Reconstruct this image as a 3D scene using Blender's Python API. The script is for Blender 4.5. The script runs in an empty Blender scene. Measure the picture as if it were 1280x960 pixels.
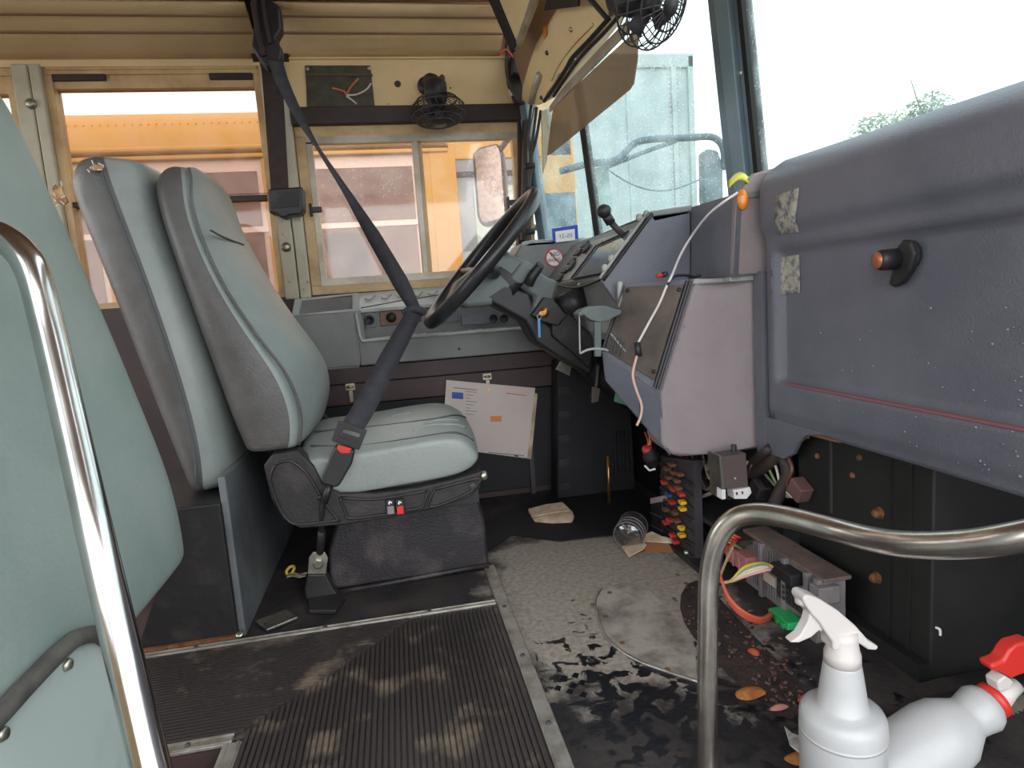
import bpy, bmesh, math, random
from mathutils import Vector, Matrix
random.seed(7)
S = bpy.context.scene
COL = S.collection

# ------------------------------------------------------------------ camera
FPX, CAMH = 795.0, 0.64
_y, _p, _r = (math.radians(a) for a in (10.1, 7.6, -4.06))
FW = Vector((math.sin(_y)*math.cos(_p), math.cos(_y)*math.cos(_p), -math.sin(_p)))
_rt = Vector((math.cos(_y), -math.sin(_y), 0)); _up = _rt.cross(FW)
RT = _rt*math.cos(_r) + _up*math.sin(_r)
UP = -_rt*math.sin(_r) + _up*math.cos(_r)
EYE = Vector((0, 0, CAMH))
cd = bpy.data.cameras.new('camera'); cam = bpy.data.objects.new('camera', cd); COL.objects.link(cam)
cd.sensor_fit = 'HORIZONTAL'; cd.sensor_width = 36.0; cd.lens = 36.0*FPX/1280.0
cd.clip_start = 0.02; cd.clip_end = 300
m = Matrix((RT, UP, -FW)).transposed().to_4x4(); m.translation = EYE
cam.matrix_world = m; S.camera = cam

def at(px, py, ax, v):
    """surveyed point: where the sight line of a photo point meets the real plane x/y/z = v"""
    d = FW + RT*((px-640)/FPX) - UP*((py-480)/FPX)
    i = 'xyz'.index(ax); t = (v-EYE[i])/d[i]
    return EYE + d*t
def ay(v, *pts): return [at(a, b, 'y', v) for a, b in pts]
def ax_(v, *pts): return [at(a, b, 'x', v) for a, b in pts]
def az(v, *pts): return [at(a, b, 'z', v) for a, b in pts]

# ------------------------------------------------------------------ light
W = bpy.data.worlds.new('overcast'); S.world = W; W.use_nodes = True
nt = W.node_tree; bg = nt.nodes['Background']
tc = nt.nodes.new('ShaderNodeTexCoord'); sp = nt.nodes.new('ShaderNodeSeparateXYZ'); rp = nt.nodes.new('ShaderNodeValToRGB')
nt.links.new(tc.outputs['Generated'], sp.inputs[0]); nt.links.new(sp.outputs['Z'], rp.inputs[0]); nt.links.new(rp.outputs[0], bg.inputs[0])
rp.color_ramp.elements[0].position = 0.0; rp.color_ramp.elements[0].color = (0.97, 0.98, 1.0, 1)
rp.color_ramp.elements[1].position = 0.8; rp.color_ramp.elements[1].color = (0.80, 0.90, 1.0, 1)
bg.inputs[1].default_value = 2.2
sd = bpy.data.lights.new('sun', 'SUN'); sun = bpy.data.objects.new('sun', sd); COL.objects.link(sun)
sd.energy = 0.5; sd.angle = math.radians(40); sd.color = (1.0, 0.95, 0.88)
sun.rotation_euler = (math.radians(48), 0, math.radians(28)); sun.location = (3, -4, 6)
S.view_settings.view_transform = 'Standard'; S.view_settings.look = 'None'
S.view_settings.exposure = 1.0; S.view_settings.gamma = 1.0; S.view_settings.use_curve_mapping = False
S.cycles.max_bounces = 10; S.cycles.transparent_max_bounces = 16; S.cycles.use_denoising = True

# ------------------------------------------------------------------ materials
def lin(c):
    return tuple(((v/255.0)/12.92 if v/255.0 <= .04045 else ((v/255.0+.055)/1.055)**2.4) for v in c) + (1.0,)
MATS = {}
def mat(name, col, rough=.5, metal=0.0, col2=None, scale=9.0, lo=.4, hi=.62, bump=0.0, bscale=80.0, detail=5.0, coat=0.0, trans=0.0, alpha=1.0, spec=None):
    mt = bpy.data.materials.new(name); mt.use_nodes = True; n = mt.node_tree.nodes; l = mt.node_tree.links
    b = n['Principled BSDF']; b.inputs['Roughness'].default_value = rough; b.inputs['Metallic'].default_value = metal
    b.inputs['Base Color'].default_value = lin(col)
    if spec is not None: b.inputs['Specular IOR Level'].default_value = spec
    if coat: b.inputs['Coat Weight'].default_value = coat; b.inputs['Coat Roughness'].default_value = .15
    if trans: b.inputs['Transmission Weight'].default_value = trans
    if alpha < 1: b.inputs['Alpha'].default_value = alpha
    t = n.new('ShaderNodeTexCoord')
    if col2 is not None:
        nz = n.new('ShaderNodeTexNoise'); nz.inputs['Scale'].default_value = scale; nz.inputs['Detail'].default_value = detail; nz.inputs['Roughness'].default_value = .62
        r = n.new('ShaderNodeValToRGB'); r.color_ramp.elements[0].position = lo; r.color_ramp.elements[1].position = hi
        r.color_ramp.elements[0].color = lin(col); r.color_ramp.elements[1].color = lin(col2)
        l.new(t.outputs['Object'], nz.inputs['Vector']); l.new(nz.outputs['Fac'], r.inputs[0]); l.new(r.outputs[0], b.inputs['Base Color'])
    if bump:
        nb = n.new('ShaderNodeTexNoise'); nb.inputs['Scale'].default_value = bscale; nb.inputs['Detail'].default_value = 3
        bp = n.new('ShaderNodeBump'); bp.inputs['Strength'].default_value = bump; bp.inputs['Distance'].default_value = .004
        l.new(t.outputs['Object'], nb.inputs['Vector']); l.new(nb.outputs['Fac'], bp.inputs['Height']); l.new(bp.outputs[0], b.inputs['Normal'])
    MATS[name] = mt
    return mt
def glass(name, tint, veil=.10, veilcol=(235, 235, 230), gloss=.07, drops=0.0):
    mt = bpy.data.materials.new(name); mt.use_nodes = True; n = mt.node_tree.nodes; l = mt.node_tree.links
    for x in list(n): n.remove(x)
    out = n.new('ShaderNodeOutputMaterial'); tr = n.new('ShaderNodeBsdfTransparent'); tr.inputs[0].default_value = tint + (1,)
    gl = n.new('ShaderNodeBsdfGlossy'); gl.inputs['Roughness'].default_value = .05
    df = n.new('ShaderNodeBsdfTranslucent'); df.inputs[0].default_value = lin(veilcol)
    m1 = n.new('ShaderNodeMixShader'); m2 = n.new('ShaderNodeMixShader')
    t = n.new('ShaderNodeTexCoord'); nz = n.new('ShaderNodeTexNoise'); nz.inputs['Scale'].default_value = 14; nz.inputs['Detail'].default_value = 6
    mp = n.new('ShaderNodeMapRange'); mp.inputs[1].default_value = .35; mp.inputs[2].default_value = .75; mp.inputs[3].default_value = veil*.35; mp.inputs[4].default_value = veil*1.5
    l.new(t.outputs['Object'], nz.inputs['Vector']); l.new(nz.outputs['Fac'], mp.inputs[0])
    fac = mp.outputs[0]
    if drops:
        vo = n.new('ShaderNodeTexVoronoi'); vo.inputs['Scale'].default_value = 85
        mr = n.new('ShaderNodeMapRange'); mr.inputs[1].default_value = .12; mr.inputs[2].default_value = .22; mr.inputs[3].default_value = drops; mr.inputs[4].default_value = 0
        l.new(t.outputs['Object'], vo.inputs['Vector']); l.new(vo.outputs['Distance'], mr.inputs[0])
        ad = n.new('ShaderNodeMath'); ad.operation = 'ADD'; l.new(fac, ad.inputs[0]); l.new(mr.outputs[0], ad.inputs[1]); fac = ad.outputs[0]
    m1.inputs[0].default_value = gloss
    l.new(tr.outputs[0], m1.inputs[1]); l.new(gl.outputs[0], m1.inputs[2])
    l.new(fac, m2.inputs[0]); l.new(m1.outputs[0], m2.inputs[1]); l.new(df.outputs[0], m2.inputs[2]); l.new(m2.outputs[0], out.inputs[0])
    return mt

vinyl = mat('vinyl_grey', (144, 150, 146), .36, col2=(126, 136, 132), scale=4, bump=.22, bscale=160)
vinyl_worn_shaded = mat('vinyl_side_shaded', (74, 70, 68), .42, col2=(92, 92, 90), scale=5, bump=.25, bscale=170)  # worn vinyl of sides and backs; their shading is put into the colour
vinyl_old = mat('vinyl_faded', (146, 158, 152), .42, col2=(128, 144, 138), scale=3.2, bump=.15, bscale=140)
kickvin = mat('kick_panel_pale', (176, 188, 182), .5, col2=(160, 174, 170), scale=6)
seam_m = mat('stitch', (74, 84, 86), .7)
foam = mat('torn_foam', (196, 160, 112), .9, col2=(120, 74, 52), scale=40, bump=.8, bscale=120)
black = mat('black_plastic', (34, 32, 34), .45, col2=(44, 42, 43), scale=12, bump=.1)
blackdirty = mat('black_dusty', (36, 33, 34), .6, col2=(66, 60, 58), scale=14, lo=.45, hi=.75, bump=.3, bscale=140)
skirt_m = mat('skirt_dusty_vinyl', (38, 34, 38), .5, col2=(92, 82, 82), scale=12, lo=.46, hi=.85, bump=.35, bscale=190)
web = mat('belt_webbing', (50, 50, 56), .75, col2=(62, 62, 68), scale=30, bump=.4, bscale=350)
webbrown = mat('belt_webbing_brown', (50, 38, 34), .8, col2=(62, 47, 42), scale=30, bump=.4, bscale=350)
dash = mat('dash_plastic', (112, 112, 121), .42, col2=(97, 99, 109), scale=3, bump=.25, bscale=260)
dashlit = mat('dash_plastic_lit', (150, 138, 138), .5, col2=(136, 124, 126), scale=3.5, bump=.2, bscale=260)  # dash plastic where the door light falls, brightness put into the colour
dashgrey = mat('console_plastic', (130, 130, 128), .5, col2=(114, 114, 114), scale=5, bump=.2, bscale=260)
dashtop = mat('console_top_pale', (176, 178, 174), .5, col2=(150, 152, 150), scale=8)
wheelm = mat('wheel_rubber', (36, 36, 39), .33, col2=(46, 46, 48), scale=10)
colgrey = mat('column_shroud', (100, 108, 106), .45, col2=(86, 92, 92), scale=6, bump=.15, bscale=240)
cream = mat('cream_paint', (230, 204, 154), .45, col2=(218, 190, 140), scale=3)
creamperf = mat('cream_perforated', (220, 188, 142), .5, col2=(206, 174, 128), scale=3.5, bump=.3, bscale=300)
creamgrey = mat('post_paint', (190, 184, 162), .5, col2=(170, 160, 136), scale=6)
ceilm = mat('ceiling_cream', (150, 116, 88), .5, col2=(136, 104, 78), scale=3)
darktrim = mat('dark_brown_trim', (44, 32, 28), .6, col2=(58, 44, 38), scale=8)
brownp = mat('brown_panel', (58, 42, 42), .55, col2=(76, 54, 52), scale=5, lo=.4, hi=.7)
chrome = mat('stainless_tube', (205, 203, 200), .17, 1.0, col2=(176, 170, 164), scale=22, lo=.35, hi=.8)
chromeworn = mat('worn_stainless', (224, 216, 206), .28, 1.0, col2=(186, 176, 164), scale=26, lo=.4, hi=.8, bump=.05, bscale=60)
alum = mat('aluminium_strip', (188, 184, 176), .4, .75, col2=(140, 130, 118), scale=22, lo=.42, hi=.7)
steel = mat('zinc_steel', (190, 186, 172), .35, .9, col2=(150, 146, 134), scale=20)
winframe = mat('window_frame_cream', (206, 176, 128), .45, col2=(180, 146, 104), scale=8)
winalu = mat('window_frame_aluminium', (184, 176, 160), .4, .3, col2=(160, 148, 130), scale=9)
rubber = mat('black_rubber', (26, 26, 28), .65)
matm = mat('ribbed_rubber', (56, 50, 48), .36, col2=(150, 132, 112), scale=9, lo=.54, hi=.80, bump=.2, bscale=120)
kickblk = mat('scuffed_black_panel', (22, 20, 21), .5, col2=(60, 52, 48), scale=18, lo=.55, hi=.85, bump=.3, bscale=60)
kickgry = mat('grey_kick_vinyl', (112, 116, 118), .5, col2=(70, 72, 76), scale=5, lo=.35, hi=.7, bump=.2, bscale=200)
bulk = mat('black_steel_bulkhead', (17, 18, 16), .6, col2=(28, 28, 24), scale=8, bump=.15, bscale=60)
toe = mat('toe_panel_black', (19, 19, 23), .65, col2=(27, 27, 31), scale=8)
rust = mat('rusty_bolt', (128, 84, 48), .8, .2, col2=(84, 54, 34), scale=60)
paper = mat('paper', (222, 208, 200), .8, col2=(214, 198, 190), scale=3)
paperold = mat('dirty_paper', (214, 196, 172), .85, col2=(176, 150, 122), scale=14, bump=.3, bscale=40)
redp = mat('red_plastic', (206, 50, 42), .4); redfuse = mat('red_fuse', (190, 62, 54), .4)
yelfuse = mat('yellow_fuse', (226, 178, 44), .4); bluefuse = mat('blue_fuse', (52, 88, 140), .4); brnfuse = mat('brown_fuse', (116, 78, 60), .45)
whitep = mat('white_plastic', (206, 198, 192), .38)
greenp = mat('green_plastic', (40, 168, 96), .4); pinkp = mat('pink_connector', (168, 110, 106), .5)
greyp = mat('module_grey', (130, 124, 124), .5, col2=(104, 98, 98), scale=10); greyd = mat('module_dark', (60, 56, 60), .55)
orangep = mat('orange_reflector', (236, 138, 36), .3, coat=.4); yelp = mat('yellow_tape', (222, 216, 70), .5)
bluetag = mat('blue_tag', (84, 156, 220), .4); bluep = mat('blue_print', (36, 84, 168), .5); orangeprint = mat('orange_print', (232, 140, 60), .5)
inkblue = mat('blue_border', (30, 62, 176), .5); inkgrey = mat('grey_ink', (120, 118, 132), .6); inkred = mat('red_ink', (208, 84, 88), .6); inkdark = mat('dark_ink', (58, 58, 66), .6)
whitelab = mat('white_label', (232, 228, 226), .5)
brass = mat('brass', (206, 150, 96), .3, .9)
copper = mat('copper_cap', (206, 132, 96), .35, .6)
redwire = mat('red_wire', (196, 74, 50), .5); whitewire = mat('white_wire', (206, 190, 178), .5); greenwire = mat('green_wire', (128, 148, 96), .5); yelwire = mat('yellow_wire', (206, 178, 70), .5); blkwire = mat('black_wire', (44, 38, 38), .5); greywire = mat('grey_wire', (128, 118, 110), .5)
loom = mat('split_loom', (58, 47, 42), .6, bump=.3, bscale=100)
screenm = mat('instrument_glass', (120, 132, 142), .12, col2=(150, 156, 160), scale=4, coat=.6)
meshpanel = mat('access_panel_tan', (104, 92, 82), .7, col2=(70, 62, 58), scale=7, lo=.4, hi=.72, bump=.5, bscale=160)
tape = mat('tape_residue', (170, 166, 150), .8, col2=(98, 98, 108), scale=75, lo=.45, hi=.62)
busyel = mat('bus_yellow', (204, 150, 62), .5, col2=(196, 142, 56), scale=1.2)
buspane = mat('bus_tinted_pane', (132, 102, 94), .12, col2=(112, 84, 78), scale=2)
buspane2 = mat('bus_grey_pane', (120, 124, 136), .12, col2=(150, 156, 156), scale=2.5)
busalu = mat('bus_pale_frame', (226, 200, 186), .4)
busblack = mat('bus_black', (46, 44, 48), .5)
truckw = mat('truck_white', (168, 182, 180), .5, col2=(156, 172, 170), scale=.8)
teal = mat('teal_bracket', (66, 98, 110), .45)
asph = mat('asphalt', (112, 110, 106), .9, col2=(92, 90, 88), scale=1.5)
leafm = mat('leaf', (108, 128, 92), .7, col2=(140, 156, 120), scale=2); bark = mat('bark', (96, 82, 70), .9)
pillar = mat('pillar_blue_grey', (118, 136, 144), .5, col2=(104, 120, 130), scale=4)
mirglass = mat('mirror_glass', (214, 190, 178), .25, .55, col2=(180, 166, 164), scale=60, lo=.45, hi=.55)
milky = mat('milky_plastic', (190, 188, 186), .32, col2=(178, 178, 178), scale=3); milky.node_tree.nodes['Principled BSDF'].inputs['Subsurface Weight'].default_value = .15
milky.node_tree.nodes['Principled BSDF'].inputs['Subsurface Radius'].default_value = (.02, .02, .02)
dirt = mat('dirt', (62, 44, 40), .95, col2=(34, 28, 27), scale=40, bump=1.0, bscale=90)
orangedirt = mat('orange_leaf', (190, 128, 60), .8, col2=(150, 84, 40), scale=50)
reddirt = mat('red_scrap', (168, 60, 56), .6)
g_side = glass('side_glass', (.66, .60, .55), .06, (250, 226, 214), .05)
g_drv = glass('driver_glass', (.80, .76, .72), .08, (245, 236, 226), .05, .18)
g_wind = glass('windshield_glass', (.68, .725, .72), .11, (226, 242, 242), .05, .25)
visor_m = glass('visor_acrylic', (.46, .39, .33), .40, (178, 152, 130), .06)
clearp = glass('clear_cup', (.8, .8, .82), .3, (190, 190, 196), .25)

dropm = mat('water_drop', (132, 136, 146), .08, spec=.7)
for _n in visor_m.node_tree.nodes:
    if _n.type == 'MAP_RANGE': _n.inputs[3].default_value = .42; _n.inputs[4].default_value = .46
def floor_material():
    mt = bpy.data.materials.new('dirty_floor'); mt.use_nodes = True; n = mt.node_tree.nodes; l = mt.node_tree.links
    b = n['Principled BSDF']; b.inputs['Roughness'].default_value = .6
    t = n.new('ShaderNodeTexCoord')
    nz = n.new('ShaderNodeTexNoise'); nz.inputs['Scale'].default_value = 7; nz.inputs['Detail'].default_value = 8; nz.inputs['Roughness'].default_value = .68
    l.new(t.outputs['Object'], nz.inputs['Vector'])
    # worn pale patch where feet have rubbed: an ellipse on the floor, ragged by noise
    mp = n.new('ShaderNodeMapping'); mp.inputs['Location'].default_value = (-.40/.25, -1.27/.40, 0); mp.inputs['Scale'].default_value = (1/.25, 1/.40, 0)
    l.new(t.outputs['Object'], mp.inputs['Vector'])
    ln = n.new('ShaderNodeVectorMath'); ln.operation = 'LENGTH'; l.new(mp.outputs[0], ln.inputs[0])
    ad = n.new('ShaderNodeMath'); ad.operation = 'MULTIPLY_ADD'; l.new(nz.outputs['Fac'], ad.inputs[0]); ad.inputs[1].default_value = 1.5; l.new(ln.outputs['Value'], ad.inputs[2])
    r = n.new('ShaderNodeMapRange'); r.inputs[1].default_value = 1.6; r.inputs[2].default_value = 1.85; r.inputs[3].default_value = 1; r.inputs[4].default_value = 0
    l.new(ad.outputs[0], r.inputs[0])
    n2 = n.new('ShaderNodeTexNoise'); n2.inputs['Scale'].default_value = 90; n2.inputs['Detail'].default_value = 6; l.new(t.outputs['Object'], n2.inputs['Vector'])
    cr = n.new('ShaderNodeValToRGB'); cr.color_ramp.elements[0].position = .35; cr.color_ramp.elements[1].position = .65
    cr.color_ramp.elements[0].color = lin((136, 127, 116)); cr.color_ramp.elements[1].color = lin((164, 154, 142)); l.new(n2.outputs['Fac'], cr.inputs[0])
    cd_ = n.new('ShaderNodeValToRGB'); cd_.color_ramp.elements[0].position = .4; cd_.color_ramp.elements[1].position = .7
    cd_.color_ramp.elements[0].color = lin((28, 26, 28)); cd_.color_ramp.elements[1].color = lin((72, 63, 60)); l.new(nz.outputs['Fac'], cd_.inputs[0])
    mx = n.new('ShaderNodeMix'); mx.data_type = 'RGBA'; l.new(r.outputs[0], mx.inputs['Factor']); l.new(cd_.outputs[0], mx.inputs['A']); l.new(cr.outputs[0], mx.inputs['B'])
    # splashes and drops: ragged blots that gather below the pale patch
    vo = n.new('ShaderNodeTexNoise'); vo.inputs['Scale'].default_value = 34; vo.inputs['Detail'].default_value = 3; vo.inputs['Distortion'].default_value = .6; l.new(t.outputs['Object'], vo.inputs['Vector'])
    mp2 = n.new('ShaderNodeMapping'); mp2.inputs['Location'].default_value = (-.36/.2, -.86/.20, 0); mp2.inputs['Scale'].default_value = (1/.2, 1/.20, 0)
    l.new(t.outputs['Object'], mp2.inputs['Vector']); l2 = n.new('ShaderNodeVectorMath'); l2.operation = 'LENGTH'; l.new(mp2.outputs[0], l2.inputs[0])
    s1 = n.new('ShaderNodeMath'); s1.operation = 'MULTIPLY_ADD'; l.new(l2.outputs['Value'], s1.inputs[0]); s1.inputs[1].default_value = .13; l.new(vo.outputs['Fac'], s1.inputs[2])
    r2 = n.new('ShaderNodeMapRange'); r2.inputs[1].default_value = .545; r2.inputs[2].default_value = .585; r2.inputs[3].default_value = 1; r2.inputs[4].default_value = 0; l.new(s1.outputs[0], r2.inputs[0])
    m2 = n.new('ShaderNodeMix'); m2.data_type = 'RGBA'; l.new(r2.outputs[0], m2.inputs['Factor']); l.new(mx.outputs['Result'], m2.inputs['A']); m2.inputs['B'].default_value = lin((24, 24, 29))
    l.new(m2.outputs['Result'], b.inputs['Base Color'])
    rr = n.new('ShaderNodeMapRange'); rr.inputs[3].default_value = .68; rr.inputs[4].default_value = .3; l.new(r2.outputs[0], rr.inputs[0]); l.new(rr.outputs[0], b.inputs['Roughness'])
    bp = n.new('ShaderNodeBump'); bp.inputs['Strength'].default_value = .4; bp.inputs['Distance'].default_value = .003; l.new(n2.outputs['Fac'], bp.inputs['Height']); l.new(bp.outputs[0], b.inputs['Normal'])
    return mt
floor_m = floor_material()

# ------------------------------------------------------------------ mesh helpers
class B:
    def __init__(s): s.bm = bmesh.new()
    def face(s, pts):
        v = [s.bm.verts.new(p) for p in pts]; s.bm.faces.new(v); return s
    def box(s, c, d, rot=None):
        c = Vector(c); hx, hy, hz = d[0]/2, d[1]/2, d[2]/2
        R = rot.to_3x3() if rot is not None else Matrix.Identity(3)
        v = [s.bm.verts.new(c + R @ Vector((i*hx, j*hy, k*hz))) for i in (-1, 1) for j in (-1, 1) for k in (-1, 1)]
        for f in ((0, 1, 3, 2), (4, 6, 7, 5), (0, 4, 5, 1), (2, 3, 7, 6), (0, 2, 6, 4), (1, 5, 7, 3)): s.bm.faces.new([v[i] for i in f])
        return s
    def bb(s, a, b):
        a = Vector(a); b = Vector(b); return s.box((a+b)/2, [abs(q) for q in (b-a)])
    def prism(s, pts, ext):
        e = Vector(ext); a = [s.bm.verts.new(p) for p in pts]; b = [s.bm.verts.new(Vector(p)+e) for p in pts]; n = len(pts)
        s.bm.faces.new(a); s.bm.faces.new(b[::-1])
        for i in range(n): s.bm.faces.new((a[i], b[i], b[(i+1) % n], a[(i+1) % n]))
        return s
    def tube(s, pts, r, n=10, closed=False, caps=True):
        pts = [Vector(p) for p in pts]; N = len(pts); rs = r if isinstance(r, (list, tuple)) else [r]*N
        T = []
        for i in range(N):
            a = pts[(i-1) % N] if (closed or i) else pts[i]; b = pts[(i+1) % N] if (closed or i < N-1) else pts[i]
            T.append((b-a).normalized())
        u = T[0].orthogonal().normalized(); rings = []
        for i in range(N):
            u = (u - T[i]*u.dot(T[i]))
            u = u.normalized() if u.length > 1e-6 else T[i].orthogonal().normalized()
            w = T[i].cross(u)
            rings.append([s.bm.verts.new(pts[i] + (u*math.cos(2*math.pi*k/n) + w*math.sin(2*math.pi*k/n))*rs[i]) for k in range(n)])
        for i in range(N if closed else N-1):
            A, C = rings[i], rings[(i+1) % N]
            if closed and i == N-1:
                # best twist match
                off = min(range(n), key=lambda o: (A[0].co-C[o].co).length); C = C[off:]+C[:off]
            for k in range(n): s.bm.faces.new((A[k], A[(k+1) % n], C[(k+1) % n], C[k]))
        if caps and not closed:
            s.bm.faces.new(rings[0][::-1]); s.bm.faces.new(rings[-1])
        return s
    def lathe(s, prof, o, d, n=24):
        """prof: (r, h) along direction d from o"""
        o = Vector(o); d = Vector(d).normalized(); u = d.orthogonal().normalized(); w = d.cross(u); rings = []
        for r, h in prof:
            rings.append([s.bm.verts.new(o + d*h + (u*math.cos(2*math.pi*k/n)+w*math.sin(2*math.pi*k/n))*max(r, 1e-4)) for k in range(n)])
        for A, C in zip(rings, rings[1:]):
            for k in range(n): s.bm.faces.new((A[k], A[(k+1) % n], C[(k+1) % n], C[k]))
        s.bm.faces.new(rings[0][::-1]); s.bm.faces.new(rings[-1]); return s
    def loft(s, rings, caps=True):
        R = [[s.bm.verts.new(p) for p in r] for r in rings]; n = len(R[0])
        for A, C in zip(R, R[1:]):
            for k in range(n): s.bm.faces.new((A[k], A[(k+1) % n], C[(k+1) % n], C[k]))
        if caps: s.bm.faces.new(R[0][::-1]); s.bm.faces.new(R[-1])
        return s
    def sheet(s, rows, th, nrm):
        """grid of points thickened by th along -nrm"""
        nrm = Vector(nrm).normalized(); nr, nc = len(rows), len(rows[0])
        A = [[s.bm.verts.new(p) for p in r] for r in rows]; C = [[s.bm.verts.new(Vector(p)-nrm*th) for p in r] for r in rows]
        for i in range(nr-1):
            for j in range(nc-1):
                s.bm.faces.new((A[i][j], A[i][j+1], A[i+1][j+1], A[i+1][j])); s.bm.faces.new((C[i][j], C[i+1][j], C[i+1][j+1], C[i][j+1]))
        for i in range(nr-1):
            s.bm.faces.new((A[i][0], A[i+1][0], C[i+1][0], C[i][0])); s.bm.faces.new((A[i][-1], C[i][-1], C[i+1][-1], A[i+1][-1]))
        for j in range(nc-1):
            s.bm.faces.new((A[0][j], C[0][j], C[0][j+1], A[0][j+1])); s.bm.faces.new((A[-1][j], A[-1][j+1], C[-1][j+1], C[-1][j]))
        return s
    def ribbon(s, pts, wid, side, th=.0025):
        """webbing: centre points, widths, side directions"""
        n = len(pts); rows = []
        for i in range(n):
            p = Vector(pts[i]); d = Vector(side[i]).normalized()*wid[i]/2
            t = (Vector(pts[min(i+1, n-1)])-Vector(pts[max(i-1, 0)])).normalized(); q = t.cross(d).normalized()*th/2
            rows.append([p-d-q, p+d-q, p+d+q, p-d+q])
        return s.loft(rows)
    def ball(s, c, r, sc=(1, 1, 1), seg=12):
        c = Vector(c); rings = []
        pr = [(r*math.sin(math.pi*i/seg), -r*math.cos(math.pi*i/seg)) for i in range(1, seg)]
        for rr, h in pr: rings.append([c + Vector((rr*math.cos(2*math.pi*k/16)*sc[0], rr*math.sin(2*math.pi*k/16)*sc[1], h*sc[2])) for k in range(16)])
        return s.loft(rings)
    def build(s, name, m_, parent=None, smooth=False, bevel=0.0, subd=0, label=None, seg=2, kind=None):
        bmesh.ops.recalc_face_normals(s.bm, faces=s.bm.faces)
        me = bpy.data.meshes.new(name); s.bm.to_mesh(me); s.bm.free()
        me.materials.append(m_)
        if smooth:
            for p in me.polygons: p.use_smooth = True
        o = bpy.data.objects.new(name, me); COL.objects.link(o)
        if parent is not None: setpar(o, parent)
        if bevel:
            md = o.modifiers.new('bevel', 'BEVEL'); md.width = bevel; md.segments = seg; md.limit_method = 'ANGLE'; md.angle_limit = math.radians(35)
            for p in me.polygons: p.use_smooth = True
            md.harden_normals = True
        if subd:
            md = o.modifiers.new('sub', 'SUBSURF'); md.levels = subd; md.render_levels = subd
            for p in me.polygons: p.use_smooth = True
        if label: o['label'] = label
        if kind: o['kind'] = kind
        return o
def world_of(o):
    M = o.matrix_basis.copy()
    if o.parent: M = world_of(o.parent) @ o.matrix_parent_inverse @ M
    return M
def setpar(o, p):
    o.parent = p; o.matrix_parent_inverse = world_of(p).inverted()
def thing(name, loc, label, cat, group=None):
    o = bpy.data.objects.new(name, None); COL.objects.link(o); o.empty_display_size = .05
    o.location = loc; o['label'] = label; o['category'] = cat
    if group: o['group'] = group
    return o
def tag(o, label, cat, group=None):
    o['label'] = label; o['category'] = cat
    if group: o['group'] = group
    return o
def struct(o): o['kind'] = 'structure'; return o
def smoothpath(pts, n=6):
    P = [Vector(p) for p in pts]; out = []
    for i in range(len(P)-1):
        p0 = P[max(i-1, 0)]; p1 = P[i]; p2 = P[i+1]; p3 = P[min(i+2, len(P)-1)]
        for k in range(n):
            t = k/n; out.append(.5*((2*p1)+(p2-p0)*t+(2*p0-5*p1+4*p2-p3)*t*t+(3*p1-p0-3*p2+p3)*t**3))
    out.append(P[-1]); return out
def text(name, body, size, o, xd, yd, m_, parent, mirror=False):
    cu = bpy.data.curves.new(name, 'FONT'); cu.body = body; cu.size = size; cu.align_x = 'CENTER'; cu.align_y = 'CENTER'; cu.extrude = .0003; cu.resolution_u = 2
    tmp = bpy.data.objects.new('tmp', cu); COL.objects.link(tmp)
    me = bpy.data.meshes.new_from_object(tmp.evaluated_get(bpy.context.evaluated_depsgraph_get())); bpy.data.objects.remove(tmp); bpy.data.curves.remove(cu)
    xd = Vector(xd).normalized(); yd = Vector(yd); yd = (yd-xd*yd.dot(xd)).normalized(); zd = xd.cross(yd)
    for v in me.vertices:
        c = v.co; v.co = Vector(o) + xd*(-c.x if mirror else c.x) + yd*c.y + zd*c.z
    me.materials.clear(); me.materials.append(m_)
    ob = bpy.data.objects.new(name, me); COL.objects.link(ob)
    if parent is not None: setpar(ob, parent)
    return ob
def screw(parent, p, n, r=.005, m_=None, name='screw'):
    n = Vector(n); return B().lathe([(r, -.001), (r, .0015), (r*.6, .003)], p, n, 10).build(name, m_ or steel, parent, True)

# ================================================================== THE SETTING
YW = 2.25
# floor with the stairwell cut out behind the mat corner (x < -.306, y < .966)
fl = struct(B().bb((-2.6, .966, -.04), (.172, 2.3, 0)).build('floor', floor_m))
B().bb((-.306, -.1, -.04), (.172, .966, 0)).build('floor_board', floor_m, fl)
B().bb((.172, -.1, -.04), (1.25, 2.3, 0)).build('floor_board', floor_m, fl)
stp = B().bb((-2.6, -.1, -.24), (-.306, .966, -.20)).build('lower_step', brownp, fl, label='brown lower step of the stairwell')
B().bb((-2.6, .955, -.22), (-.31, .968, -.0015)).build('step_riser', brownp, fl)
B().bb((-.315, -.1, -.22), (-.3045, .966, -.0015)).build('step_riser', brownp, fl)
# dark toe carpet by the pedals, with a worn edge
tcp = az(.004, (600, 652), (700, 612), (800, 612), (838, 652), (770, 668), (700, 676), (640, 668), (606, 690))
B().prism(tcp, (0, 0, -.003)).build('toe_carpet', toe, fl, label='black carpet edge at the pedals')
hp_ = [(752, 736), (744, 752), (748, 772), (757, 795), (774, 812), (800, 827), (830, 838), (872, 852), (868, 806), (848, 778), (826, 752), (806, 735), (780, 728)]
B().prism(az(.001, *hp_), (0, 0, .0015)).build('access_hatch', mat('hatch_worn', (164, 156, 144), .7, col2=(112, 103, 96), scale=16, lo=.42, hi=.66, bump=.3, bscale=90), fl, label='worn pale access hatch with a raised curved rim')
B().tube(smoothpath(az(.002, *hp_[:8]), 4), .0028, 6).build('hatch_rim', alum, fl, True)
for px, py in ((762, 742), (741, 757), (757, 772), (778, 805), (834, 838)): B().lathe([(.005, 0), (.005, .003), (.003, .004)], az(.001, (px, py))[0], (0, 0, 1), 8).build('hatch_screw', rust, fl)
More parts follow.
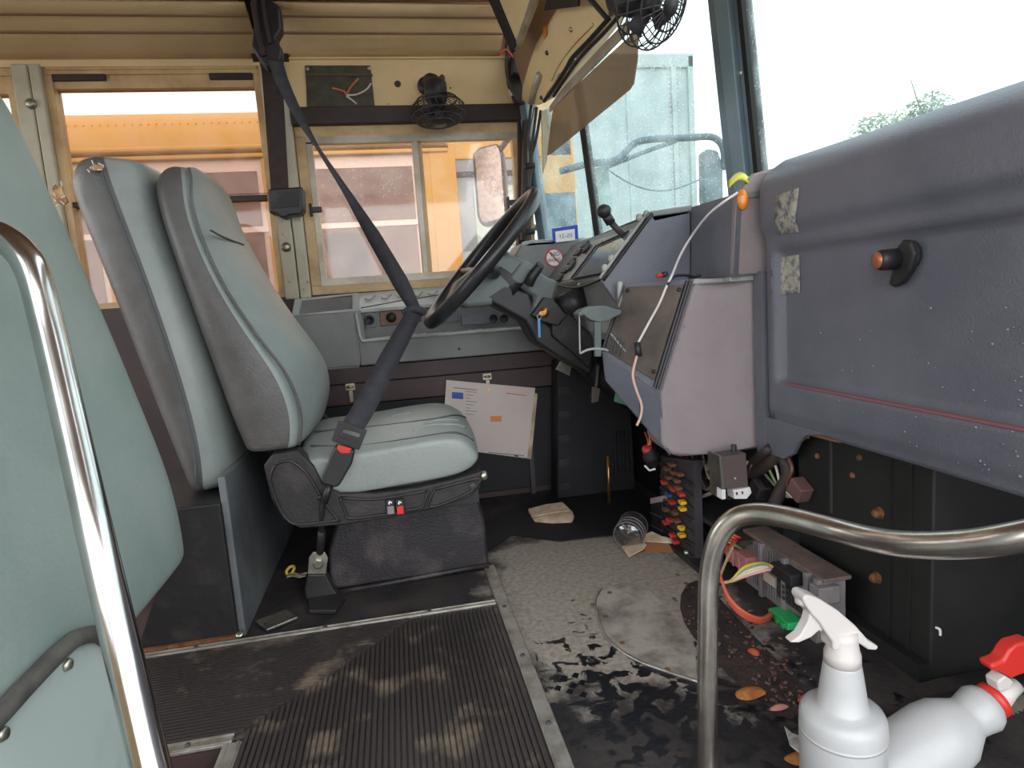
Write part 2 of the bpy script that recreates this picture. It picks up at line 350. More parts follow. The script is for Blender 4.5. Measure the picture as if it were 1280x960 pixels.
wet = mat('wet_mark', (20, 20, 24), .2)
for px, py in ((705, 848), (719, 844), (697, 860), (716, 857), (727, 853), (729, 868), (712, 864)):
    B().prism(az(.0004, (px-5, py+2), (px-1, py-3), (px+5, py-2), (px+3, py+4)), (0, 0, .0005)).build('shoe_print_mark', wet, fl)
# metal trim strips
def strip(name, a, b, w, h, m_=alum, screws=()):
    a = Vector(a); b = Vector(b); d = (b-a).normalized(); q = Vector((-d.y, d.x, 0))*w/2
    o = struct(B().prism([a-q, b-q, b+q, a+q], (0, 0, h)).build(name, m_, None, bevel=.0015))
    rid = B()
    for k in (-.3, .3): rid.prism([a+q*(2*k-.12), b+q*(2*k-.12), b+q*(2*k+.12), a+q*(2*k+.12)], (0, 0, h+.0012))
    rid.build('ridge', m_, o)
    for t in screws: screw(o, a+(b-a)*t+Vector((0, 0, h)), (0, 0, 1), .0045, greyd)
    return o
strip('trim_1', (.172, .10, .0), (.172, 1.46, .0), .026, .007, alum, (.18, .42, .56, .70, .84))
strip('trim_2', (-1.6, 1.272, 0), (.158, 1.272, 0), .018, .007, alum, (.3, .55, .66, .8, .92))
strip('trim_3', (-1.6, .966, 0), (-.30, .966, 0), .026, .006, alum, (.6, .75, .88, .95))
strip('trim_4', (-.298, .05, 0), (-.298, .955, 0), .028, .0055, alum, (.6, .8, .93))
# ribbed rubber mat: ribs run along the bus, then turn at a mitre
mt_ = thing('aisle_mat', (-.1, 1.0, 0), 'black ribbed rubber mat edged with metal strips, dried mud in its grooves', 'mat')
B().bb((-1.6, .966, .0005), (.158, 1.263, .003)).build('mat_base', matm, mt_)
B().bb((-.284, .05, .0005), (.158, .966, .003)).build('mat_base', matm, mt_)
rb = B(); x0, x1 = -.284, .157; y0, y1 = .98, 1.26
k = 0; p = .0088
for i in range(int((x1-x0)/p)):
    x = x0+p*(i+.5); ye = min(y1, y0+(x-x0)*1.04)
    rb.bb((x-.0028, .06, .002), (x+.0028, ye-.004, .0068))
for j in range(int((y1-y0)/p)+1):
    y = y0+p*(j+.2); xe = x0+(y-y0)/1.04
    rb.bb((-1.58, y-.0028, .002), (xe-.004, y+.0028, .0068))
rb.build('rib_field', matm, mt_, kind='stuff')

# ---- left wall
wl = struct(B().bb((-2.6, YW, -.05), (.84, YW+.06, .70)).build('wall_left', brownp))
B().bb((-2.6, YW-.004, 1.432), (-.262, YW+.06, 1.52)).build('header_rail', cream, wl)
hdr = B().bb((-.262, YW-.004, 1.298), (.56, YW+.06, 1.52)).build('header_panel', cream, wl)
for px in (486, 590, 628): screw(hdr, at(px, 131, 'y', YW-.004), (0, -1, 0), .005, steel)
B().lathe([(.011, -.002), (.011, .001)], at(497, 105, 'y', YW-.004), (0, -1, 0), 16).build('grommet_hole', black, hdr)
for px, py in ((553, 94), (563, 110)): B().lathe([(.003, -.002), (.003, .0008)], at(px, py, 'y', YW-.004), (0, -1, 0), 8).build('screw_hole', black, hdr)
B().bb((-.262, YW-.022, 1.245), (.55, YW+.06, 1.300)).build('header_trim', darktrim, wl, bevel=.004, label='dark brown trim bar above the driver window')
B().bb((-.262, YW-.012, 1.449), (.46, YW, 1.457)).build('seam_bead', cream, wl)
# posts
def post(xa, xb, m_, z0=.69, z1=1.44, y=YW-.012):
    return B().bb((xa, y, z0), (xb, YW+.055, z1)).build('window_post', m_, wl, bevel=.006)
p1 = post(-1.052, -1.006, creamgrey); p1b = post(-1.004, -.972, creamgrey)
p2 = post(-.345, -.300, creamgrey); p2b = post(-.298, -.262, creamgrey)
for P in (at(39, 130, 'y', YW-.013), at(358, 309, 'y', YW-.013)):
    q = B().lathe([(.016, 0), (.016, .004), (.011, .006), (.011, .009), (.006, .010)], P, (0, -1, 0), 16).build('bolt_washer', steel, wl, True)
for px, py in ((354, 293), (362, 352), (380, 362), (385, 352)): screw(p2, at(px, py, 'y', YW-.012), (0, -1, 0), .004)
# windows of the left wall
def window(name, xa, xb, za, zb, fm, gm, ft=.022, bars=(), y=YW):
    w = struct(B().bb((xa, y+.030, za), (xb, y+.036, zb)).build(name, gm))
    f = B()
    f.bb((xa-.004, y+.005, zb-ft), (xb+.004, y+.055, zb+.004)); f.bb((xa-.004, y+.005, za-.004), (xb+.004, y+.055, za+ft))
    f.bb((xa-.004, y+.005, za+ft), (xa+ft, y+.055, zb-ft)); f.bb((xb-ft, y+.005, za+ft), (xb+.004, y+.055, zb-ft))
    f.build('window_frame', fm, w, bevel=.002)
    for z, h, m_ in bars: B().bb((xa+ft, y+.012, z-h/2), (xb-ft, y+.052, z+h/2)).build('sash_bar', m_, w)
    return w
window('window_1', -1.70, -1.056, .70, 1.43, winframe, g_side, .02, ((1.385, .05, winframe), (1.03, .018, darktrim)))
w2 = window('window_2', -.968, -.349, .70, 1.43, winframe, g_side, .018, ((1.398, .050, winframe), (1.028, .016, darktrim)))
for xa, xb in ((-.95, -.80), (-.50, -.37)):
    B().bb((xa, YW+.002, 1.394), (xb, YW+.016, 1.414)).build('window_latch', darktrim, w2, bevel=.003, label='dark brown slide latch')
B().bb((-.96, YW+.000, 1.425), (-.355, YW+.012, 1.432)).build('top_bead', winframe, w2)
w3 = window('window_3', -.256, .518, .70, 1.242, winframe, g_drv, .030)
B().bb((-.226, YW+.003, 1.190), (.488, YW+.03, 1.214)).build('inner_frame', winalu, w3)
B().bb((-.226, YW+.003, .728), (.488, YW+.03, .752)).build('inner_frame', winalu, w3)
B().bb((.117, YW+.003, .75), (.137, YW+.04, 1.195)).build('meeting_stile', winalu, w3, bevel=.003)
B().bb((.137, YW+.016, .75), (.150, YW+.045, 1.195)).build('meeting_stile', winframe, w3)
B().bb((.463, YW+.003, .75), (.489, YW+.04, 1.195)).build('inner_frame', winframe, w3)
B().bb((-.226, YW+.003, .75), (-.208, YW+.03, 1.195)).build('inner_frame', winalu, w3)
for px, py in ((393, 262), (640, 253)):
    P = at(px, py, 'y', YW-.004)
    l = B().bb(P+Vector((-.016, .0, -.022)), P+Vector((-.008, .03, .022))).bb(P+Vector((-.012, -.004, -.009)), P+Vector((.024, .012, .009))).build('window_latch', black, w3, bevel=.003, label='black sliding window latch')
P = at(575, 165, 'y', YW+.028); st = B().box(P, (.040, .001, .024)).build('sticker', orangeprint, w3, label='small orange sticker on the glass')
ol = B()
for k in (-.006, 0, .006): ol.box(P+Vector((0, -.0008, k)), (.030, .0006, .002))
ol.build('sticker_print', rust, st)
# ---- ceiling: outer shell and the cream curved panels
def extr(prof, xa, xb, th, name, m_, par=None, **k):
    n = len(prof); rows = [[(x, y, z) for y, z in prof] for x in (xa, xb)]
    return B().sheet(rows, th, (0, -.5, -1)).build(name, m_, par, True, **k)
ce = struct(extr([(2.31, 1.40), (2.27, 1.52), (2.10, 1.60), (1.7, 1.70), (1.1, 1.76), (.5, 1.70), (.1, 1.58), (-.12, 1.40)], -2.6, .60, .02, 'ceiling', ceilm))
cp = [(2.243, 1.452), (2.228, 1.460), (2.205, 1.462), (2.195, 1.470), (2.165, 1.480), (2.155, 1.486), (2.150, 1.492), (2.110, 1.508), (2.100, 1.518), (2.085, 1.520), (2.05, 1.531)]
extr(cp, -2.6, -.335, .012, 'ceiling_panel', creamperf, ce)
extr(cp, -.275, .435, .012, 'ceiling_panel', creamperf, ce)
extr([(2.043, 1.540), (1.7, 1.655), (1.1, 1.72), (.5, 1.66), (.1, 1.54)], -2.6, .435, .012, 'ceiling_panel', ceilm, ce)
for z, y in ((1.4915, 2.148), (1.519, 2.098)): B().bb((-2.6, y-.006, z-.003), (-.337, y+.004, z+.001)).bb((-.273, y-.006, z-.003), (.433, y+.004, z+.001)).build('panel_crease', ceilm, ce)
B().prism([(-.36, 2.249, 1.44), (-.36, 2.10, 1.56), (-.25, 2.10, 1.56), (-.25, 2.249, 1.44)], (0, .01, .01)).build('gap_backing', darktrim, ce)
# ---- right side of the bus behind the photographer (door opening left free)
wr = struct(B().bb((-2.6, -.16, -.05), (-.42, -.11, .70)).build('wall_right', cream))
B().bb((-2.6, -.16, 1.36), (.6, -.11, 1.5)).build('header_rail', cream, wr)
for x in (-.44, -1.1, -1.76, -2.42): B().bb((x-.04, -.16, .70), (x+.04, -.11, 1.36)).build('window_post', cream, wr)
# ---- front: corner pillar, windshield and its posts (the windshield bows forward to the middle)
def rake(p, z): return Vector((p[0]-.025-.045*(z-.8)/.5, p[1], z))
def pane(name, a, b, z0, z1, gm):
    A, Bq, Cq, D = rake(a, z0), rake(b, z0), rake(b, z1), rake(a, z1)
    n = (Bq-A).cross(D-A).normalized()*.005
    return struct(B().prism([A, Bq, Cq, D], n).build(name, gm))
def pillarbar(name, p, z0, z1, wa, wb, m_, d):
    """upright bar at plan point p along windshield direction d"""
    d = Vector((d[0], d[1], 0)).normalized(); q = Vector((d.y, -d.x, 0)); a = rake(p, z0); c = rake(p, z1)
    r = lambda o: [o-d*wa-q*wb, o+d*wa-q*wb, o+d*wa+q*wb, o-d*wa+q*wb]
    return B().loft([r(a), r(c)])
PA, PB, PC, PD = (.575, 2.235), (.695, 1.985), (.905, 1.455), (.975, .35)
window_4 = pane('window_4', PA, PB, .70, 1.46, g_wind)
window_5 = pane('window_5', PB, PC, .70, 1.46, g_wind)
window_6 = pane('window_6', PC, PD, .70, 1.46, g_wind)
struct(B().prism([at(648, 140, 'y', 2.235), at(648, 310, 'y', 2.235), at(664, 310, 'y', 2.235), at(662, 140, 'y', 2.235)], (0, .05, 0)).build('trim_5', darktrim))
t6 = struct(pillarbar('trim_6', (PA[0]+.004, PA[1]-.01), .70, 1.46, .020, .016, pillar, (.1, -.2)).build('trim_6', pillar, bevel=.004))
t7 = struct(pillarbar('trim_7', PB, .70, 1.46, .011, .012, rubber, (.5, -.86)).build('trim_7', rubber, bevel=.003))
t8 = struct(pillarbar('trim_8', PC, .72, 1.46, .052, .016, pillar, (.3, -.95)).build('trim_8', pillar, bevel=.004))
b1 = pillarbar('x', (PC[0]-.02, PC[1]-.01), .72, 1.46, .020, .012, pillar, (.3, -.95)).build('centre_ridge', pillar, t8, bevel=.003)
screw(t8, at(925, 92, 'x', PC[0]-.085), (-1, 0, 0), .006, steel)
B().loft([[rake((PC[0]-.0, PC[1]-.055), z)+Vector((dx, dy, 0)) for dx, dy in ((-.012, -.01), (.012, -.01), (.012, .008), (-.012, .008))] for z in (.72, 1.46)]).build('gasket', rubber, t8)
t11 = B()
for pa, pb in ((PB, PC), (PC, PD)):
    a, b_ = rake(pa, 1.45), rake(pb, 1.45); t11.prism([a, b_, b_+Vector((-.10, 0, 0)), a+Vector((-.10, 0, 0))], (0, 0, .09))
struct(t11.build('trim_11', cream))
B().prism([(.59, -.12, 1.50), (.86, -.12, 1.50), (.84, 1.40, 1.52), (.62, 2.0, 1.54), (.59, 2.25, 1.50)], (0, 0, .03)).build('front_roof', ceilm, ce)
# front wall below the glass, toe board and the black duct beside the pedals
wf = struct(B().bb((1.02, -.1, -.04), (1.08, 1.30, .76)).build('wall_front', bulk))
t10 = struct(B().prism([(1.02, 1.30, -.04), (.80, 2.25, -.04), (.86, 2.25, -.04), (1.08, 1.30, -.04)], (0, 0, .80)).build('wall_front_slant', bulk))  # slanted end of the front wall, built as its own piece
B().prism([(.76, 1.22, 0), (.76, 2.24, 0), (.80, 2.24, 0), (.80, 1.22, 0)], (0, 0, .55)).build('toe_board', toe, t10)

# ================================================================== DRIVER SEAT
DY0, DY1 = 1.342, 1.80
seat = thing('driver_seat', (-.05, 1.69, 0), 'grey vinyl high back driver seat facing the steering wheel on a dusty black skirt', 'seat')
rows = [(0.36, -0.3263, -0.228, -0.2225, 0), (0.373, -0.3319, -0.2151, -0.1965, 0), (0.4175, -0.3448, -0.2058, -0.1761, 0), (0.4639, -0.356, -0.2076, -0.1632, 0), (0.5288, -0.3689, -0.2271, -0.1687, 0), (0.6029, -0.3847, -0.2707, -0.2151, 0), (0.6956, -0.4042, -0.317, -0.267, 0.004), (0.7883, -0.4236, -0.3486, -0.3078, 0.01), (0.8625, -0.4385, -0.3634, -0.3393, 0.018), (0.9135, -0.4431, -0.3634, -0.355, 0.032), (0.9413, -0.4338, -0.3708, -0.3671, 0.055), (0.9552, -0.4125, -0.3819, -0.3819, 0.085)]
def backloft(rows, y0, y1, sdp=.012):
    R = []
    for z, xb, xs, xm, ins in rows:
        a, b = y0+ins, y1-ins; w = b-a; loop = []
        loop.append((xb+.012, a, z)); loop.append(((xb+xs)/2, a-.008, z)); loop.append((xs-sdp, a, z)); loop.append((xs, a+.012, z))
        for t in (.16, .34, .5, .66, .84): loop.append((xs+(xm-xs)*(1-abs(2*t-1)**2.4), a+w*t, z + (.012 if xb-xs > -.07 and z > .9 else 0)))
        loop.append((xs, b-.012, z)); loop.append((xs-.012, b, z)); loop.append(((xb+xs)/2, b+.008, z)); loop.append((xb+.012, b, z))
        for t in (.8, .5, .2): loop.append((xb-.006, a+w*t, z))
        R.append([Vector(p) for p in loop])
    return R
bk = B().loft(backloft(rows, DY0, DY1)).build('backrest', vinyl, seat, subd=2)
bk.data.materials.append(vinyl_worn_shaded)
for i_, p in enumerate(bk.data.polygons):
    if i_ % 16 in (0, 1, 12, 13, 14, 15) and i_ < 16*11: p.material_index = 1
sm = smoothpath([(xs+.001, DY0+ins+.004, z) for z, xb, xs, xm, ins in rows[1:-1]], 3)
B().tube(sm, .0032, 6).build('piping', vinyl_worn_shaded, seat, True)
sm = smoothpath([at(262, 290, 'y', 1.50), at(280, 297, 'y', 1.60), at(300, 302, 'y', 1.72)], 4)
hp = smoothpath([at(258, 288, 'y', 1.352)+Vector((.008, 0, 0)), at(275, 297, 'y', 1.42)+Vector((.008, 0, 0)), at(302, 306, 'y', 1.54)+Vector((.004, 0, 0))], 4)
B().tube(hp, .0022, 6).build('headrest_seam', seam_m, seat, True)
# cushion
def cush(y):
    t = abs((y-1.571)/.231)
    crown = .036*(1-t**2.2); ins = .011*t**4
    zt = .345 + crown
    return [(-.232+ins, .290), (-.234+ins, zt-.028), (-.209, zt-.002), (-.130, zt-.004), (-.037, zt+.002), (.046, zt+.009), (.107, zt+.009), (.147-ins, zt-.011), (.167-ins, zt-.043), (.161-ins, .295), (.139-ins, .273), (.046, .265), (-.056, .260), (-.111, .256), (-.185, .265)]
ys = [1.339, 1.344, 1.366, 1.42, 1.49, 1.571, 1.66, 1.72, 1.775, 1.797, 1.802]
R = []
for i, y in enumerate(ys):
    L = cush(y); cxm = -.03; czm = .31; s_ = .90 if i in (0, len(ys)-1) else 1
    R.append([Vector((cxm+(x-cxm)*s_, y, czm+(z-czm)*s_)) for x, z in L])
cu = B().loft(R).build('seat_cushion', vinyl, seat, subd=2)
def topz(x, y):
    L = cush(y)[2:9]
    for (xa, za), (xb, zb) in zip(L, L[1:]):
        if xa <= x <= xb: return za+(zb-za)*(x-xa)/(xb-xa)
    return L[-1][1]
for ln in ([(-.20, 1.485), (-.07, 1.47), (.06, 1.45), (.12, 1.485), (.152, 1.54)], [(-.20, 1.40), (-.10, 1.375), (.03, 1.364), (.11, 1.37), (.150, 1.385)]):
    B().tube(smoothpath([(x, y, topz(x, y)-.0022) for x, y in ln], 5), .0026, 6).build('seam', vinyl_worn_shaded, seat, True)
for ln in ([(.02, 1.40), (.06, 1.415), (.11, 1.41), (.14, 1.425)], [(.05, 1.43), (.09, 1.44), (.13, 1.455)], [(-.03, 1.54), (.02, 1.535)]):
    B().tube(smoothpath([(x, y, topz(x, y)-.002) for x, y in ln], 4), .0035, 6).build('crease', vinyl, seat, True)
# moulded side cover with raised ribs
SY = 1.331
cov = [(329, 582), (340, 568), (372, 563), (392, 583), (404, 606), (425, 617), (470, 617), (520, 610), (565, 600), (603, 589), (601, 608), (588, 622), (540, 637), (490, 647), (430, 657), (374, 661), (352, 648), (338, 622)]
sc = B().prism(ay(SY, *cov), (0, .045, 0)).build('side_cover', blackdirty, seat, bevel=.005)
B().prism([Vector((p.x*.96-.004, 1.77, p.z)) for p in ay(SY, *cov)], (0, .04, 0)).build('side_cover', blackdirty, seat)
ribs = [[(345, 580), (362, 576), (382, 590), (396, 612), (410, 634), (424, 652)], [(345, 580), (338, 600), (348, 632), (362, 652), (380, 655), (424, 650)], [(425, 622), (432, 640), (442, 648), (520, 636), (530, 628), (536, 613)], [(425, 622), (470, 624), (536, 613)], [(543, 612), (538, 634), (582, 618), (596, 606), (597, 598), (543, 612)]]
rg = B()
for r in ribs: rg.tube(smoothpath(ay(SY-.001, *r), 4), .0032, 6)
rg.build('moulded_rib', black, seat, True)
screw(seat, at(591, 608, 'y', SY-.001), (0, -1, 0), .009, greyd, 'cover_bolt'); screw(seat, at(400, 622, 'y', SY-.001), (0, -1, 0), .006, black, 'cover_bolt')
for (px, m_, lb) in ((488, greyp, 'grey rocker switch'), (500, redp, 'red rocker switch')):
    c = at(px, 632, 'y', SY-.004); sw = B().box(c, (.017, .012, .030)).build('switch', black, seat, bevel=.002)
    B().box(c+Vector((0, -.006, -.008)), (.015, .006, .018)).build('rocker', m_, sw, bevel=.002, label=lb)
    B().box(c+Vector((.001, -.0065, .0095)), (.007, .001, .003), Matrix.Rotation(.6, 3, 'Y')).box(c+Vector((-.002, -.0065, .007)), (.003, .001, .004)).build('icon', whitelab, sw)
B().lathe([(.007, 0), (.010, .004), (.010, .018), (.006, .022)], at(597, 595, 'y', SY+.02), (1, -.1, 0), 14).build('adjuster_knob', steel, seat, True)
# suspension skirt
q = ay(1.452, (452, 640), (596, 612), (606, 650), (612, 711), (540, 726), (412, 746), (410, 690), (420, 655))
q = [Vector((p.x, p.y, max(p.z, .003))) for p in q]
B().prism(q, (0, .34, 0)).build('skirt', skirt_m, seat, bevel=.01, seg=3)
B().tube(ay(1.449, (414, 742), (480, 730), (560, 715), (611, 706)), .006, 8).build('skirt_hem', skirt_m, seat, True)
B().bb((-.20, 1.47, 0), (.14, 1.78, .02)).build('base_plate', black, seat)
B().bb((-.22, 1.36, .20), (.15, 1.78, .27)).build('seat_pan', black, seat)

# ================================================================== BARRIER BEHIND THE DRIVER
br = thing('padded_barrier', (-.46, 1.6, 0), 'thick worn grey padded barrier with torn edge right behind the driver seat', 'barrier')
rows = [(0.2731, -0.4533, -0.3711, -0.3711, 0), (0.3132, -0.4639, -0.3606, -0.3637, 0), (0.4081, -0.4871, -0.3563, -0.3563, 0), (0.5451, -0.5187, -0.3732, -0.3732, 0), (0.7033, -0.5524, -0.4006, -0.3985, 0), (0.8298, -0.582, -0.428, -0.4259, 0.0), (0.9141, -0.603, -0.447, -0.4449, 0.003), (0.9563, -0.5883, -0.4554, -0.4533, 0.008), (0.9721, -0.5535, -0.4723, -0.4702, 0.018)]
pad = B().loft(backloft(rows, 1.36, 2.20, .062)).build('pad', vinyl, br, subd=2)
pad.data.materials.append(vinyl_worn_shaded)
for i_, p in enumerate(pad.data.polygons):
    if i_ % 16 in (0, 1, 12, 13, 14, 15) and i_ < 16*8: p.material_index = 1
sm = smoothpath([(xs-.062, 1.3545+ins, z) for z, xb, xs, xm, ins in rows[1:-1]], 3)
B().tube(sm, .0022, 6).build('seam', seam_m, br, True)
def tear(c, w, h, par, y):
    b = B(); pts = []
    for k in range(14):
        a = 2*math.pi*k/14; r = 1+.35*random.uniform(-1, 1); pts.append(Vector((c.x+w*r*math.cos(a), y, c.z+h*r*math.sin(a))))
    b.prism(pts, (0, -.005, 0)); o = b.build('tear', foam, par, label='torn patch with tan foam showing')
    fr = B()
    for k in range(0, 14, 2): fr.tube([pts[k]+Vector((0, -.004, 0)), pts[k]+Vector((random.uniform(-.006, .006), -.010, random.uniform(-.008, .008)))], .0011, 5)
    fr.build('frayed_thread', whitelab, o)
tear(at(76, 246, 'y', 1.36), .013, .021, br, 1.355)
tear(at(123, 211, 'y', 1.36), .015, .006, br, 1.354)
B().bb((-.545, 1.292, 0), (-.365, 2.22, .285)).build('kick_panel', kickblk, br, bevel=.004, label='scuffed black lower panel')
B().bb((-.367, 1.300, 0), (-.352, 2.22, .335)).build('front_kick_panel', kickgry, br, bevel=.004, label='grey front lower panel')
B().bb((-.85, 1.284, 0), (-.362, 1.296, .012)).build('base_angle', rust, br)
screw(br, Vector((-.36, 1.286, .014)), (0, -.4, 1), .008, steel)

# ================================================================== NEAR BARRIER AND STAIRWELL GUARD
nb = thing('seat_barrier', (-.45, .5, -.2), 'huge pale grey padded seat back filling the left edge, beside the chrome pole', 'barrier')
e = ay(1.0, (0, 108), (12, 128), (30, 156), (78, 262), (130, 380), (183, 510), (216, 590), (230, 650), (236, 690))
R = []
for i, p in enumerate(e):
    rr = [p+Vector((-.115, 0, 0)), p+Vector((-.03, .006, 0)), p+Vector((-.006, .002, 0)), p+Vector((.0, -.014, 0)), p+Vector((.001, -.10, 0)), p+Vector((.001, -.35, 0)), p+Vector((0, -.60, 0)), p+Vector((-.05, -.625, 0)), p+Vector((-.115, -.60, 0))]
    R.append(rr)
R.insert(0, [v+Vector((-.035, -.05*(1 if k < 4 else 0), .030)) for k, v in enumerate(R[0])])
R.append([v+Vector((-.004, 0, -.012)) for v in R[-1]])
B().loft(R).build('pad', vinyl_old, nb, subd=2)
bp = ay(.985, (205, 694), (206, 712), (158, 762), (156, 742))
B().prism([Vector((p.x+.006, p.y, p.z)) for p in bp], (-.03, .008, 0)).build('metal_bracket', greyd, nb)
screw(nb, at(193, 713, 'y', .984), (.2, -1, 0), .007, steel, 'bolt')
B().prism(ay(1.005, (204, 715), (150, 775), (152, 850), (176, 800)), (-.12, .01, 0)).build('seat_frame', brownp, nb, label='dark red brown lower side')
GX = -.326
gp = [at(-40, 932, 'x', GX), at(0, 893, 'x', GX), at(40, 850, 'x', GX), at(82, 808, 'x', GX), at(98, 797, 'x', GX), at(122, 793, 'x', GX), at(140, 806, 'x', GX)]
gd = thing('stairwell_guard', (GX-.02, .5, -.2), 'pale vinyl stairwell panel edged with a grey rubber bead in the lower left corner', 'panel')
poly = [Vector((GX-.004, p.y, p.z-.006)) for p in gp] + [Vector((GX-.004, gp[-1].y+.012, -.2)), Vector((GX-.004, gp[0].y, -.2))]
B().prism(poly, (-.02, 0, 0)).build('panel', kickvin, gd, label='pale grey green vinyl panel')
B().tube(smoothpath(gp, 5), .0085, 10).build('edge_bead', mat('bead_rubber', (92, 90, 84), .6, col2=(66, 64, 60), scale=20), gd, True, label='worn dark rubber edge bead')
for px, py in ((82, 831), (0, 918)): B().lathe([(.006, 0), (.006, .002), (.0045, .005)], at(px, py, 'x', GX-.004), (1, 0, 0), 12).build('bolt', steel, gd, True)

# ================================================================== GRAB POLES
pl = thing('grab_pole', (-.26, .45, 0), 'straight shiny stainless grab pole in front of the pale seat barrier, left foreground', 'pole')
pts = [Vector((-.445, .67, .748)), at(-60, 282, 'y', .66), at(-20, 290, 'y', .65), at(4, 298, 'y', .64), at(28, 318, 'y', .632), at(44, 350, 'y', .625), at(62, 420, 'y', .61), at(90, 540, 'y', .575), at(122, 680, 'y', .53), at(155, 820, 'y', .493), at(190, 965, 'y', .46)]
last = pts[-1]; d = (pts[-1]-pts[-2]).normalized(); pts.append(last + d*((last.z-.0)/-d.z))
B().tube(smoothpath(pts, 6), .0128, 20).build('tube', chrome, pl, True)
B().lathe([(.028, 0), (.028, .004), (.015, .007)], Vector((pts[-1].x, pts[-1].y, 0)), (0, 0, 1), 20).build('flange', chrome, pl, True)
rl = thing('grab_rail', (.357, .72, 0), 'curved stainless grab rail rising from the floor and bending toward the door', 'rail')
pts = [Vector((.3566, .722, 0)), at(884, 900, 'y', .72), at(885, 780, 'y', .72), at(887, 718, 'y', .72), at(896, 676, 'y', .712), at(916, 650, 'y', .70), at(945, 642, 'y', .68), at(985, 647, 'y', .645), at(1040, 661, 'y', .60), at(1090, 674, 'y', .55), at(1140, 681, 'y', .50), at(1210, 680, 'y', .45), at(1290, 668, 'y', .405), at(1420, 640, 'y', .36), Vector((.58, .24, .465)), Vector((.736, .13, .47))]
B().tube(smoothpath(pts, 6), .0128, 20).build('tube', chromeworn, rl, True)

# ================================================================== SEAT BELT
sb = thing('seat_belt', (-.30, 2.2, 1.2), 'black seat belt strap looping from the window post down to the driver seat buckle', 'seat belt')
g = ay(2.02, (311, -2), (336, -2), (350, 8), (352, 36), (345, 48), (352, 60), (352, 72), (346, 82), (332, 84), (322, 72), (314, 58), (317, 30))
B().prism(g, (0, .05, 0)).build('anchor_cover', black, sb, bevel=.008, label='black bracket cover at the top of the belt')
B().tube(smoothpath(ay(2.014, (318, -4), (320, 20), (324, 46), (330, 70)), 4), .008, 8).tube(smoothpath(ay(2.008, (328, -4), (332, 24), (338, 54)), 4), .006, 8).build('cable', webbrown, sb, True)
B().ribbon([at(336, 70, 'y', 2.06), at(340, 90, 'y', 2.10), at(344, 150, 'y', 2.16), at(350, 240, 'y', 2.20)], [.058, .058, .058, .054], [(1, 0, -.05)]*4, .004).build('lower_strap', webbrown, sb, label='brown black vertical strap to the retractor')
bx = ay(2.17, (334, 236), (378, 233), (380, 262), (376, 268), (362, 269), (357, 272), (351, 272), (346, 268), (336, 266))
B().prism(bx, (0, .060, 0)).build('retractor', black, sb, bevel=.007)
B().prism(ay(2.168, (339, 240), (373, 238), (374, 258), (339, 261)), (0, .003, 0)).build('retractor_face', blackdirty, sb, bevel=.003)
B().bb(at(281, 244, 'y', 2.236), at(336, 241, 'y', 2.228)).build('retractor_bar', darktrim, sb)
P = [at(344, 74, 'y', 2.015), at(352, 100, 'y', 2.01), at(372, 142, 'y', 2.00), at(398, 186, 'y', 1.97), at(430, 235, 'y', 1.92), at(468, 297, 'y', 1.84), at(500, 352, 'y', 1.76), at(517, 383, 'y', 1.72), at(523, 393, 'y', 1.70)]
wd = [.042, .038, .028, .013, .022, .040, .044, .032, .028]
sd_ = [Vector((1, .1, -.1)), Vector((1, .1, 0)), Vector((.9, -.2, .35)), Vector((.55, -.85, .3)), Vector((.7, -.6, .35)), Vector((.85, -.2, .45)), Vector((.85, -.1, .5)), Vector((.85, 0, .45)), Vector((.85, 0, .4))]
ov = B().ribbon(smoothpath(P, 4), [wd[min(i//4, 8)]+(wd[min(i//4+1, 8)]-wd[min(i//4, 8)])*(i % 4)/4 for i in range(33)], [sd_[min(i//4, 8)].lerp(sd_[min(i//4+1, 8)], (i % 4)/4) for i in range(33)], .003).build('shoulder_strap', web, sb, True)
P = [at(521, 388, 'y', 1.695), at(512, 402, 'y', 1.66), at(498, 428, 'y', 1.58), at(478, 465, 'y', 1.47), at(458, 505, 'y', 1.38), at(440, 535, 'y', 1.318)]
B().ribbon(smoothpath(P, 4), [.038+.008*min(1, i/8) for i in range(21)], [Vector((.86, .05, -.48))]*21, .003).build('lap_strap', web, sb, True)
B().tube(smoothpath([at(505, 392, 'y', 1.70), at(514, 386, 'y', 1.69), at(524, 387, 'y', 1.685), at(530, 392, 'y', 1.69)], 4), .010, 10).build('strap_fold', web, sb, True)
# latch plate
def frame(name, outer, inner, ext, m_, par, y):
    o = ay(y, *outer); i = ay(y, *inner); bm = B(); e_ = Vector(ext); n = len(o)
    V = [[bm.bm.verts.new(p) for p in L] for L in (o, i, [p+e_ for p in o], [p+e_ for p in i])]
    for k in range(n):
        j = (k+1) % n
        for a, b_ in ((0, 1), (1, 3), (3, 2), (2, 0)): bm.bm.faces.new((V[a][k], V[a][j], V[b_][j], V[b_][k]))
    return bm.build(name, m_, par, bevel=.002)
frame('latch_plate', [(423, 526), (459, 538), (449, 563), (414, 551)], [(430, 536), (451, 543), (445, 554), (424, 546)], (0, .008, 0), black, sb, 1.308)
B().prism(ay(1.31, (428, 541), (450, 548), (447, 554), (425, 547)), (0, .006, 0)).build('slide_bar', black, sb)

